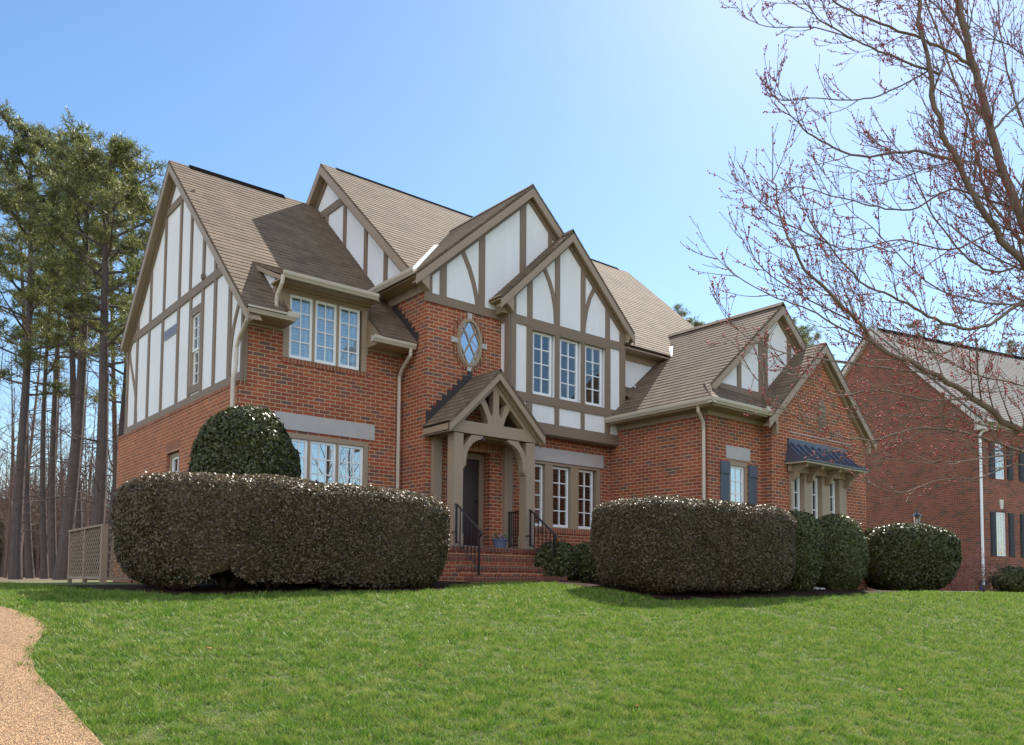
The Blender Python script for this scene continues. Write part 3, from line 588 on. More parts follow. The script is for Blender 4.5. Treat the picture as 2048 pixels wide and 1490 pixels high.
# ---- windows
def win(F, u0, u1, v0, v1, cols, rows, w=0, louvre=False, glass='glass', parent=H, fr=.045, mt=.02, curtain=False, mat='white'):
    m = MB()
    m.fbox(F, u0, u1, v1 - fr, v1, w - .04, w); m.fbox(F, u0, u1, v0, v0 + fr * 1.15, w - .04, w + .001)
    m.fbox(F, u0, u0 + fr, v0 + fr * 1.15, v1 - fr, w - .04, w); m.fbox(F, u1 - fr, u1, v0 + fr * 1.15, v1 - fr, w - .04, w)
    a, b_, c, d = u0 + fr, u1 - fr, v0 + fr * 1.15, v1 - fr
    for k in range(1, cols): x = a + (b_ - a) * k / cols; m.fbox(F, x - mt / 2, x + mt / 2, c, d, w - .034, w - .008)
    for k in range(1, rows): z = c + (d - c) * k / rows; m.fbox(F, a, b_, z - mt / 2, z + mt / 2, w - .033, w - .009)
    o = m.build('window', M[mat], parent)
    m = MB(); m.fbox(F, a - .01, b_ + .01, c - .01, d + .01, w - .026, w - .02); m.build('pane', M[glass], o)
    if louvre:
        m = MB(); z = c + .02
        m.fbox(F, a, a + .03, c, d, w - .075, w - .05); m.fbox(F, b_ - .075, b_, c, d, w - .075, w - .05)
        while z < d - .02:
            m.prism(F, [(a + .03, z), (b_ - .075, z), (b_ - .075, z + .045), (a + .03, z + .045)], w - .07, w - .062); z += .058
        m.fbox(F, a, b_, c, d, w - .1, w - .094); m.build('blind', M['blind'], o)
    if curtain:
        m = MB(); z = c
        while z < d: m.prism(F, [(a, z), (b_, z), (b_, z + .03), (a, z + .03)], w - .09, w - .085); z += .05
        m.build('blind', M['blind'], o)
    return o
for a, c in ((.708, 1.135), (1.182, 1.598), (1.645, 2.063)): win(FL, a, c, 3.895, 4.995, 2, 4, .01, True)
for a, c in ((.69, 1.114), (1.157, 1.658), (1.70, 2.20)): win(FL, a, c, 1.10, 2.512, 3, 5, -.03, False, 'glass_mirror')
for a, c in ((5.42, 5.893), (6.132, 6.607), (6.855, 7.327)): win(FC, a, c, 1.215, 2.459, 2, 4, -.09)
for h in HB: win(FB, h[0] + .035, h[1] - .035, 3.795, 5.045, 2, 4, -.03, True)
win(FG, 8.47, 8.95, 1.32, 2.43, 2, 4, -.05, False, 'glass_mirror')
for a, c in ((10.23, 10.63), (10.935, 11.335), (11.665, 12.05)): win(FW, a, c, .98, 2.40, 2, 4, -.06, False, curtain=True)
win(side(-.06), 2.13, 2.60, 3.73, 4.38, 2, 3, -.03, fr=.035, mt=.016); win(side(-.06), 2.13, 2.60, 4.38, 5.07, 2, 3, -.005, fr=.035, mt=.016)
win(SL, 3.0, 3.61, 1.62, 2.48, 2, 3, -.09)
# ---- shutters on the garage front
for u0, u1 in ((8.11, 8.39), (9.03, 9.31)):
    m = MB(); k = 4; w_ = (u1 - u0) / k
    for i_ in range(k): m.fbox(FG, u0 + i_ * w_ + .003, u0 + (i_ + 1) * w_ - .003, 1.25, 2.475, .004, .024)
    m.fbox(FG, u0 - .005, u1 + .005, 2.24, 2.48, .024, .042); m.fbox(FG, u0 - .005, u1 + .005, 1.35, 1.55, .024, .042); m.build('shutter', M['shutter_blue'], H)
# ---- vents
m = MB()
m.fbox(SS, 3.51, 4.31, 4.98, 5.175, 0, .018)
m.build('wall_vent', simple('grey_vent', (.33, .34, .42), .6, .3, .1), H)
m = MB()
for k in range(10): z = 5.0 + k * .017; 
for k in range(13): u = 3.54 + k * .06; m.fbox(SS, u, u + .035, 5.0, 5.155, .018, .024)
m.build('vent_slat', simple('grey_slat', (.22, .23, .3), .6, .3, .1), H)
m = MB(); m.fbox(FW, 11.27, 11.57, 3.42, 4.02, -.02, .012); m.prism(FW, [(11.27, 4.02), (11.57, 4.02), (11.53, 4.10), (11.42, 4.14), (11.31, 4.10)], -.02, .012)
for k in range(9): m.fbox(FW, 11.28, 11.56, 3.44 + k * .065, 3.47 + k * .065, .012, .03)
m.build('gable_vent', M['timber'], H)
m = MB(); m.fbox(SS, 1.93, 2.03, 5.62, 5.72, .03, .06)
for k in range(3): m.fbox(SS, 1.94, 2.02, 5.635 + k * .028, 5.648 + k * .028, .06, .075)
m.build('exhaust_vent', M['timber'], H)

# ---- roofs
r = MB()
XE = 12.70; XL = -.25; yLf = -.50; 
# left wing front slope split around the shed dormer (x .36..2.42)
P3 = lambda x, y, f: (x, y, f(y))
ysd = .80
roofplane(r, [P3(XL, -.56, zL), P3(.43, -.56, zL), P3(.43, ysd, zL), P3(XL, ysd, zL)])
roofplane(r, [P3(2.23, -.56, zL), P3(X1, -.56, zL), P3(X1, ysd, zL), P3(2.23, ysd, zL)])
roofplane(r, [P3(XL, ysd, zL), P3(3.3, ysd, zL), P3(3.3, 3.783, zL), P3(XL, 3.783, zL)])
roofplane(r, [P3(XL, 7.1, zLb), P3(3.3, 7.1, zLb), P3(3.3, 3.783, zLb), P3(XL, 3.783, zLb)])
roofplane(r, [(.36, -.48, 5.17), (2.25, -.48, 5.17), (2.25, ysd + .02, zL(ysd) + .01), (.36, ysd + .02, zL(ysd) + .01)])
# main roof
zMb = lambda y: 9.25 - .922 * (y - 3.2)
roofplane(r, [P3(2.78, -.60, zM), P3(7.9, -.60, zM), P3(7.9, 3.2, zM), P3(2.78, 3.2, zM)])
roofplane(r, [P3(7.9, -1.14, zM), P3(XE + .1, -1.14, zM), P3(XE, 3.2, zM), P3(7.9, 3.2, zM)])
roofplane(r, [P3(2.78, 7.5, zMb), P3(XE, 7.5, zMb), P3(XE, 3.2, zMb), P3(2.78, 3.2, zMb)])
# cross gable
yc0, yc1 = Y1 - .15, 2.2
roofplane(r, [(2.62, yc0, zC(2.62)), (2.62, .75, zC(2.62)), (3.0, yc1, zC(3.0)), (5.388, yc1, 8.046), (5.388, yc0, 8.046)])
roofplane(r, [(8.1, yc0, zC(8.1)), (8.1, yc1, zC(8.1)), (5.388, yc1, 8.046), (5.388, yc0, 8.046)]) if 0 else roofplane(r, [(7.9, yc0, zC(7.9)), (7.9, yc1, zC(7.9)), (5.388, yc1, 8.046), (5.388, yc0, 8.046)])
# bay gable
yb0 = Y2 - .16
roofplane(r, [(4.38, yb0, zB(4.38)), (4.38, Y1 + .02, zB(4.38)), (6.262, 1.3, 7.28), (6.262, yb0, 7.28)][:0] or [(4.38, yb0, zB(4.38)), (4.38, Y1 - .005, zB(4.38)), (6.262, Y1 - .005, 7.28), (6.262, yb0, 7.28)])
roofplane(r, [(5.6, Y1 - .01, zB(5.6)), (5.6, 1.2, zB(5.6)), (6.262, 1.2, 7.28), (6.262, Y1 - .01, 7.28)])
roofplane(r, [(8.12, yb0, zB(8.12)), (8.12, 1.2, zB(8.12)), (6.262, 1.2, 7.28), (6.262, yb0, 7.28)])
# garage: left slope, right slope, front apron
gy0 = GY - .17
roofplane(r, [(7.39, Y3 - .33, 3.545), (7.39, Y1 - .0, 3.545), (GX, Y1, GZ), (GX, gy0, GZ), (8.35, gy0, zG(8.35)), (8.0, Y3 - .33, 3.545 + .61 * .84)][:0] or [(7.39, gy0, zG(7.39)), (7.39, Y1, zG(7.39)), (GX, Y1, GZ), (GX, gy0, GZ)])
roofplane(r, [(GX, Y1, GZ), (GX, 1.2, GZ), (9.2, 1.2, zG(9.2)), (9.2, Y1, zG(9.2))])
roofplane(r, [(13.62, gy0, zG(13.62)), (13.62, 2.2, zG(13.62)), (GX, 2.2, GZ), (GX, gy0, GZ)])
ay = Y3 - .36
roofplane(r, [(7.39, ay, 3.545), (7.95, gy0 + .01, zG(7.95)), (7.39, gy0 + .01, 3.545)])
roofplane(r, [(7.39, ay, 3.55), (9.36, ay, 3.55), (9.36, Y4 + .1, 3.61), (9.75, Y4 + .1, 3.61), (10.3, GY + .0, 4.03), (7.95, GY + .0, 4.03)])
# garage front gable
wy = Y4 - .16; gs = .885
roofplane(r, [(AX - 2.16, wy, AZ - gs * 2.16), (AX - 2.16, GY, AZ - gs * 2.16), (AX, GY + 1.8, AZ), (AX, wy, AZ)][:0] or [(AX - 2.16, wy, AZ - gs * 2.16), (AX - 2.16, -2.2, AZ - gs * 2.16), (AX, -2.2, AZ), (AX, wy, AZ)])
roofplane(r, [(AX + 2.16, wy, AZ - gs * 2.16), (AX + 2.16, 1.0, AZ - gs * 2.16), (AX, 1.0, AZ), (AX, wy, AZ)])
# little pent roof beside the bay
roofplane(r, [(7.95, -1.30, 4.03), (8.45, -1.30, 4.03), (8.45, Y1, 4.42), (7.95, Y1, 4.42)])
roof = r.build('roof', M['roof'], H, recalc=False)
# ridge vents, valley flashings, step flashing
m = MB()
m.prism(side(0), [(3.66, 8.44), (3.783, 8.585), (3.906, 8.44)], -2.2, .0 - .149)
m.build('ridge_vent', M['vent_dark'], roof); m = MB(); m.prism(side(0), [(3.07, 9.14), (3.2, 9.29), (3.33, 9.14)], -12.25, -3.15)
m.build('ridge_vent', M['vent_dark'], roof)
m = MB(); m.prism(front(0), [(GX - .12, GZ - .06), (GX, GZ + .045), (GX + .12, GZ - .06)], -.9, -gy0)
m.build('ridge_cap', M['roof'], roof); m = MB(); m.prism(front(0), [(5.388 - .12, 8.046 - .08), (5.388, 8.046 + .035), (5.388 + .12, 8.046 - .08)], -1.8, -yc0 - .01) 
m.build('ridge_cap', M['roof'], roof); m = MB(); m.prism(front(0), [(6.262 - .11, 7.28 - .08), (6.262, 7.28 + .035), (6.262 + .11, 7.28 - .08)], -.2, -yb0 - .01)
m.build('ridge_cap', M['roof'], roof)
m = MB()
def strip3(a, c, wd, up=Vector((0, 0, 1)), th=.012, off=.02):
    a, c = Vector(a), Vector(c); t_ = (c - a).normalized(); s_ = t_.cross(up).normalized() * wd / 2; n_ = s_.cross(t_).normalized()
    if n_.z < 0: n_ = -n_
    q = [a - s_ + n_ * off, c - s_ + n_ * off, c + s_ + n_ * off, a + s_ + n_ * off]; q2 = [x + n_ * th for x in q]
    m.rawfaces(q + q2, [(0, 1, 2, 3), (4, 5, 6, 7), (0, 1, 5, 4), (1, 2, 6, 5), (2, 3, 7, 6), (3, 0, 4, 7)])
yv = lambda z: (z - 5.30) / .922 - 1.1
xa, xb = 2.80, 4.25
strip3((xa, yv(zC(xa)), zC(xa)), (xb, yv(zC(xb)), zC(xb)), .11)
m.build('valley_flashing', M['valley'], roof); m = MB(); strip3((9.40, -1.12, zG(9.40)), (9.86, yv(zG(9.86)), zG(9.86)), .11)
m.build('valley_flashing', M['valley'], roof); m = MB(); strip3((8.45, -1.31, 4.06), (8.45, Y1 - .05, 4.44), .09, off=.03)
m.build('valley_flashing', M['valley'], roof)
m = MB()
PX0, PXr, PZr, ps = 2.92, 4.045, 3.945, .97        # porch eave x, ridge x, ridge z, slope
zP = lambda x: PZr - ps * abs(x - PXr)
x = 2.99
while x < PXr - .05:
    z0 = zP(x) - .02; m.prism(FC, [(x, z0), (x + .115, z0 + .1), (x + .115, z0 + .27), (x, z0 + .27)], 0, .008); x += .115
m.build('step_flashing', M['flashing'], roof); m = MB()
y = -.55
while y < .35:
    z0 = zL(y) - .03; m.prism(SX, [(y, z0), (y + .12, z0 + .11), (y + .12, z0 + .26), (y, z0 + .26)], 0, .008); y += .12
m.build('step_flashing', M['flashing'], roof)

# ---- gutters
def gutter(a, c, out, parent=roof):
    m = MB(); a = Vector(a); c = Vector(c); o_ = Vector(out); up = Vector((0, 0, 1))
    prof = [(0, 0), (.075, 0), (.085, .02), (.11, .055), (.115, .085), (.115, .105), (.095, .105), (.095, .09), (.07, .03), (.015, .03), (.015, .105), (0, .105)]
    q = [a + o_ * p + up * z for p, z in prof]; s_ = [c + o_ * p + up * z for p, z in prof]; n_ = len(prof)
    m.rawfaces(q + s_, [(i_, (i_ + 1) % n_, n_ + (i_ + 1) % n_, n_ + i_) for i_ in range(n_)] + [tuple(range(n_)), tuple(range(n_, 2 * n_))])
    return m.build('gutter', M['gutter'], H)
gutter((-.23, -.44, 4.37), (.60, -.44, 4.37), (0, -1, 0)); gutter((2.06, -.44, 4.335), (2.95, -.44, 4.335), (0, -1, 0))
gutter((.36, -.42, 5.085), (2.16, -.42, 5.085), (0, -1, 0)); gutter((2.68, .86, 5.56), (2.68, -.95, 5.56), (-1, 0, 0))
gutter((7.43, -.83, 3.46), (7.43, -3.86, 3.46), (-1, 0, 0)); gutter((7.33, -3.75, 3.46), (9.30, -3.75, 3.46), (0, -1, 0))
for a_ in ((.47, .66, -.52, -.50, 4.44, 4.52), (2.46, 2.70, -.52, -.50, 4.40, 4.48), (9.12, 9.26, -3.84, -3.82, 3.56, 3.64), (7.36, 7.5, -1.0, -.86, 3.56, 3.62), (13.46, 13.62, -3.8, -3.6, 3.34, 3.46)): m = MB(); m.box(*a_); m.build('splash_guard', M['gutter'], H)
# ---- downspouts
def spout(pts, r_=.034, mt='gutter'): m = MB(); m.tube(pts, r_, 8); return m.build('downspout', M[mt], H)
spout([(-.20, -.46, 4.40), (-.20, -.44, 4.24), (-.19, -.10, 4.02), (-.20, -.03, 3.9), (-.20, -.02, 3.62), (-.21, -.02, 3.50), (-.235, -.0, 3.36), (-.235, .0, 3.2), (-.235, .0, .12), (-.27, -.2, .05)], .036)
spout([(2.86, -.50, 4.36), (2.86, -.48, 4.22), (2.88, -.16, 4.02), (2.89, -.06, 3.9), (2.89, -.06, .1)])
spout([(.37, -.5, 5.10), (.36, -.48, 4.98), (.34, -.34, 4.80), (.34, -.30, 4.66), (.30, -.42, 4.58)])
spout([(7.42, -3.45, 3.48), (7.44, -3.44, 3.36), (7.64, -3.40, 3.18), (7.68, -3.38, 3.05), (7.68, -3.38, .1)])
spout([(9.24, -3.80, 3.48), (9.26, -3.78, 3.38), (9.46, -3.60, 3.22), (9.47, -3.52, 3.1), (9.47, -3.5, .1)]) if 0 else None

# ---- awning over the garage window
m = MB(); A0, A1 = 9.96, 12.52
prof = [(0, 3.05), (.06, 2.98), (.16, 2.86), (.30, 2.73), (.46, 2.64), (.52, 2.63)]
for i_ in range(len(prof) - 1):
    (w0, z0), (w1, z1) = prof[i_], prof[i_ + 1]; s0 = .10 * i_ / 4; s1 = .10 * (i_ + 1) / 4
    m.face([FW(A0 + .14 - s0, z0, w0), FW(A1 - .14 + s0, z0, w0), FW(A1 - .14 + s1, z1, w1), FW(A0 + .14 - s1, z1, w1)])
    for e, sg in ((A0 + .14, -1), (A1 - .14, 1)): m.face([FW(e + sg * s0, z0, w0), FW(e + sg * s1, z1, w1), FW(e + sg * s1, z1, 0), FW(e + sg * s0, z0, 0)])
m.fbox(FW, A0 + .12, A1 - .12, 3.0, 3.12, 0, .04)
m.fbox(FW, A0, A1, 2.60, 2.632, 0, .525)
for k in range(9):
    u = A0 + .22 + k * (A1 - A0 - .44) / 8; m.ribbon(lambda p, q, w, u=u: FW(u + w, q, p), [(a_ + .012, z_ + .012) for a_, z_ in prof], .03, -.012, .012)
aw = m.build('awning', M['bronze'], H, recalc=False)
m = MB(); m.fbox(FW, A0 + .02, A1 - .02, 2.565, 2.6, 0, .48); m.build('awning_soffit', M['gutter'], aw)
for u in (10.19, 10.79, 11.50, 12.30):
    m = MB(); m.prism(lambda p, q, w, u=u: FW(u + w, q, p), [(.05, 2.565), (.40, 2.565), (.38, 2.50), (.28, 2.46), (.20, 2.38), (.16, 2.28), (.10, 2.24), (.05, 2.24)], -.045, .045); m.build('corbel', M['trim'], H)
m = MB(); m.fbox(FW, 10.05, 12.42, 2.42, 2.57, .03, .10); m.build('awning_frieze', M['trim'], H)

# ---- porch
PF = front(-1.5)
m = MB()
roofplane(m, [(PX0, -1.66, zP(PX0)), (PX0, Y1, zP(PX0)), (PXr, Y1, PZr), (PXr, -1.66, PZr)]); roofplane(m, [(2 * PXr - PX0 - .02, -1.66, zP(PX0) + .02), (2 * PXr - PX0 - .02, Y1, zP(PX0) + .02), (PXr, Y1, PZr), (PXr, -1.66, PZr)])
m.build('porch_roof', M['roof'], H, recalc=False)
t = MB()
FP = front(-1.5); XRr = 2 * PXr - PX0
for A, B_ in (((PX0 + .02, zP(PX0 + .02)), (PXr, PZr)), ((PXr, PZr), (XRr - .02, zP(XRr - .02)))):
    t.prism(FP, [(A[0], A[1] - .045), (B_[0], B_[1] - .045), (B_[0], B_[1] - .20), (A[0], A[1] - .20)], .11, .15)
    t.prism(FP, [(A[0], A[1] - .16), (B_[0], B_[1] - .16), (B_[0], B_[1] - .18), (A[0], A[1] - .18)], -.7, .11)
    t.prism(FP, [(A[0] + (.06 if A[0] < PXr else 0), A[1] - .165 + (.06 if A[0] < PXr else 0)), (B_[0], B_[1] - .165), (B_[0], B_[1] - .235), (A[0] + (.12 if A[0] < PXr else 0), A[1] - .235 + (.12 if A[0] < PXr else 0))], .0, .045)
    # rafter pair of the truss
    a_ = (3.136, zP(3.136) - .20) if A[0] < PXr else (PXr, PZr - .20); c_ = (PXr, PZr - .20) if A[0] < PXr else (5.02, zP(5.02) - .20)
    t.prism(FP, [a_, c_, (c_[0], c_[1] - .13), (a_[0], a_[1] - .13)], -.14, .003)
t.fbox(FP, 3.13, 3.36, 2.80, 3.0, -.14, .012) if 0 else None
t.prism(FP, [(3.135, 2.715), (3.345, 2.715), (3.345, 2.93), (3.345, 3.03), (3.135, 2.82)], -.19, .012); t.prism(FP, [(5.02, 2.715), (4.80, 2.715), (4.80, 3.05), (5.02, 2.82)], -.19, .012)
t.fbox(FP, 3.345, 4.80, 2.715, 2.935, -.16, .006)
t.fbox(FP, 4.005, 4.140, 2.935, 3.66, -.14, .0)
t.prism(FP, [(4.0, 2.935), (3.88, 2.935), (4.0, 3.15)], -.14, -.002); t.prism(FP, [(4.145, 2.935), (4.26, 2.935), (4.145, 3.15)], -.14, -.002)
t.ribbon(FP, [(3.72, 3.40), (3.82, 3.26), (3.90, 3.10), (3.95, 2.935)], [.13, .12, .10, .09], -.14, -.004); t.ribbon(FP, [(4.42, 3.38), (4.33, 3.26), (4.25, 3.10), (4.20, 2.935)], [.13, .12, .10, .09], -.14, -.004)
# side beams and fascia
for x0, x1 in ((3.15, 3.34), (4.80, 5.0)): t.box(x0, x1, -1.32, Y1, 2.69, 2.86)
t.box(PX0 + .02, PX0 + .05, -1.64, Y1, zP(PX0) - .17, zP(PX0) - .03); t.box(XRr - .05, XRr - .02, -1.64, Y1, zP(PX0) - .17, zP(PX0) - .03)
t.prism(FP, [(PX0 + .05, zP(PX0) - .17), (3.15, 2.73), (3.15, 2.87), (PX0 + .05, zP(PX0) - .1)], -.7, .0); t.prism(FP, [(XRr - .05, zP(PX0) - .17), (5.0, 2.73), (5.0, 2.87), (XRr - .05, zP(PX0) - .1)], -.7, .0)
t.box(3.3, 4.85, -1.33, Y1, 2.70, 2.715)  # porch ceiling
t.build('porch_gable', M['trim'], H)
def column(x0, x1, y0, y1, name='porch_column'):
    m = MB(); m.box(x0, x1, y0, y1, .74, 2.70); m.box(x0 - .012, x1 + .012, y0 - .012, y1 + .012, .70, .94); return m.build(name, M['trim'], H)
column(3.145, 3.344, -1.5, -1.30); column(4.805, 5.02, -1.5, -1.30); column(3.12, 3.305, -.90, Y1 + .01, 'pilaster'); column(4.775, 4.97, -.90, Y1 + .01, 'pilaster')
for s_, xb in ((1, 3.344), (-1, 4.805)):
    m = MB(); t0 = []
    m.prism(FP, [(xb, 2.09), (xb + s_ * .035, 2.09), (xb + s_ * .035, 2.13), (xb + s_ * .068, 2.13), (xb + s_ * .075, 2.26), (xb + s_ * .10, 2.38), (xb + s_ * .15, 2.475), (xb, 2.46)], -.13, -.01)
    m.prism(FP, [(xb, 2.45), (xb + s_ * .15, 2.475), (xb + s_ * .215, 2.55), (xb + s_ * .31, 2.61), (xb + s_ * .40, 2.635), (xb + s_ * .41, 2.66), (xb + s_ * .44, 2.66), (xb + s_ * .44, 2.70), (xb + s_ * .19, 2.70)], -.13, -.01)
    m.build('arched_brace', M['trim'], H)
# side braces between column and pilaster
for x in (4.86,):
    m = MB(); m.ribbon(side(x), [(-1.30, 2.05), (-1.27, 2.3), (-1.18, 2.52), (-1.08, 2.68)], .09, -.05, .04); m.build('arched_brace', M['trim'], H)
m = MB(); m.tube([(4.02 - .25, -1.42, 2.69), (4.02 - .25, -1.43, 2.64)], .03, 10); m.box(3.74, 3.82, -1.5, -1.40, 2.62, 2.66); m.build('porch_lamp', M['dark_metal'], H)
# door
dF = front(Y1 + .22)
m = MB(); m.fbox(dF, 3.47, 3.58, .72, 2.50, -.06, .03); m.fbox(dF, 4.36, 4.47, .72, 2.50, -.06, .03); m.fbox(dF, 3.47, 4.47, 2.42, 2.53, -.06, .034); m.build('door_frame', M['timber'], H)
m = MB(); m.fbox(dF, 3.58, 4.36, .755, 2.42, -.05, 0)
for u in (3.66, 3.86, 4.06):
    m.fbox(dF, u, u + .17, 2.0, 2.32, 0, .008)
for u in (3.66, 4.0): m.fbox(dF, u, u + .28, .95, 1.80, 0, .008)
dd = m.build('door', M['door'], H)
m = MB(); m.tube([Vector(dF(4.30, 1.62, 0)), Vector(dF(4.30, 1.62, .06))], .022, 10); m.build('door_knob', M['dark_metal'], dd)
m = MB(); m.fbox(dF, 3.56, 4.40, .702, .755, -.06, .06); m.build('threshold', M['white'], H)
# steps
m = MB()
m.box(2.956, 5.0, -1.62, Y1 + .3, ZB, .612); m.box(2.956, 5.0, -1.88, -1.62, ZB, .442); m.box(2.956, 5.0, -2.14, -1.88, ZB, .272); m.box(2.956, 5.0, -2.40, -2.14, ZB, .11)
m.build('porch_base', M['brick'], H)
m = MB()
for y0, y1, z in ((-1.635, Y1, .70), (-1.895, -1.60, .53), (-2.155, -1.86, .36), (-2.415, -2.12, .19)): m.box(2.944, 5.012, y0, y1 if z < .6 else Y1 + .25, z - .088, z)
m.box(2.84, 5.06, -2.72, -2.38, .02, .115)
m.build('step_tread', M['step_brick'], H)
# railings
def rail(x, side_post=True):
    y0, z0, y1, z1 = -1.62, 1.41, -2.29, .955
    m = MB(); m.tube([(x, y0 + .02, z0 + .01), (x, y0 - .03, z0), (x, y1, z1), (x, y1 - .05, z1 - .03), (x, y1 - .07, z1 - .08), (x, y1 - .04, z1 - .11), (x, y1 - .01, z1 - .07)], .018, 8)
    m.tube([(x, y0 - .02, .80), (x, y1, z1 - .66)], .010, 6)
    m.box(x - .014, x + .014, y0 - .03, y0 - .002, .74, z0 - .01); m.box(x - .014, x + .014, y1 - .014, y1 + .014, .15, z1)
    m.box(x - .01, x + .01, y0 - .02, -1.5, .93, .95)
    o = m.build('handrail', M['dark_metal'], H)
    for k in range(1, 6):
        y = y0 - .02 + (y1 - y0 + .02) * k / 6; f_ = k / 6; zt = z0 + (z1 - z0) * f_; m = MB(); m.box(x - .007, x + .007, y - .007, y + .007, .80 + (z1 - .66 - .80) * f_, zt); m.build('baluster', M['dark_metal'], o)
rail(3.115); rail(4.80)
m = MB(); m.box(4.86, 4.895, -1.30, -.90, 1.40, 1.43); m.box(4.868, 4.888, -1.30, -.90, .765, .785); m.box(4.865, 4.89, -.93, -.905, .70, 1.40)
o = m.build('porch_railing', M['dark_metal'], H)
for k in range(5): y = -1.24 + k * .065; m = MB(); m.box(4.871, 4.885, y - .007, y + .007, .785, 1.40); m.build('baluster', M['dark_metal'], o)

# ------------------------------------------------------------------ flower pot
pt = empty('flower_pot', 'blue grey pot of pansies on the brick porch by the door', 'flower pot', None, (4.41, -1.22, .70))
m = MB(); m.lathe((0, 0, 0), [(0, 0), (.10, 0), (.105, .02), (.135, .15), (.155, .155), (.16, .18), (.145, .18), (.14, .15), (0, .15)], 20); m.build('pot', M['pot'], pt, smooth=False)
rng = random.Random(5); m = MB(); m2 = MB()
for k in range(150):
    a = rng.uniform(0, 6.28); r_ = .15 * rng.random() ** .5; z = .17 + rng.random() * .09; c = Vector((r_ * math.cos(a), r_ * math.sin(a), z)); d = Vector((rng.uniform(-1, 1), rng.uniform(-1, 1), rng.uniform(-.2, 1))).normalized(); s_ = d.orthogonal().normalized() * .014
    (m if k % 4 else m2).face([c, c + d * .03 + s_, c + d * .055, c + d * .03 - s_])
m.build('leaf_cluster', M['flower_leaf'], pt, recalc=False); m2.build('blossom', M['petal'], pt, recalc=False)

# ------------------------------------------------------------------ hedges and shrubs
def leaves(centers, normals, size, rs, elong=1.7, tilt=.9):
    n = len(centers); d = rs.normal(size=(n, 3)); d /= np.linalg.norm(d, axis=1)[:, None]
    nn = normals + d * tilt; nn /= np.linalg.norm(nn, axis=1)[:, None]
    r_ = rs.normal(size=(n, 3)); t_ = np.cross(nn, r_); t_ /= np.linalg.norm(t_, axis=1)[:, None]; b_ = np.cross(nn, t_)
    sz = (size * rs.uniform(.6, 1.35, n))[:, None]
    v = np.stack([centers - t_ * sz * elong / 2, centers + b_ * sz * .45 + nn * sz * .1, centers + t_ * sz * elong / 2, centers - b_ * sz * .45 + nn * sz * .1], 1).reshape(-1, 3)
    return v, np.arange(n * 4).reshape(n, 4)
def supers(c, h, rot, e1, e2, n, rs, zmin=-1.0):
    """random points on a superellipsoid"""
    u = rs.normal(size=(n, 3)); u /= np.linalg.norm(u, axis=1)[:, None]
    a = np.abs(u); k = ((a[:, 0] ** e1 + a[:, 1] ** e1) ** (e2 / e1) + a[:, 2] ** e2) ** (-1 / e2); p = u * k[:, None]
    g = np.sign(p) * np.abs(p) ** (e2 - 1); g = g / np.array(h); g /= np.linalg.norm(g, axis=1)[:, None]
    return p, g
def bumps(p, amp, fr, seed):
    out = np.zeros(len(p)); off = Vector((seed * 3.1, seed * 1.7, seed))
    for i_, q in enumerate(p): out[i_] = noise.fractal(Vector(q) * fr + off, 1.0, 2.0, 3)
    return out * amp
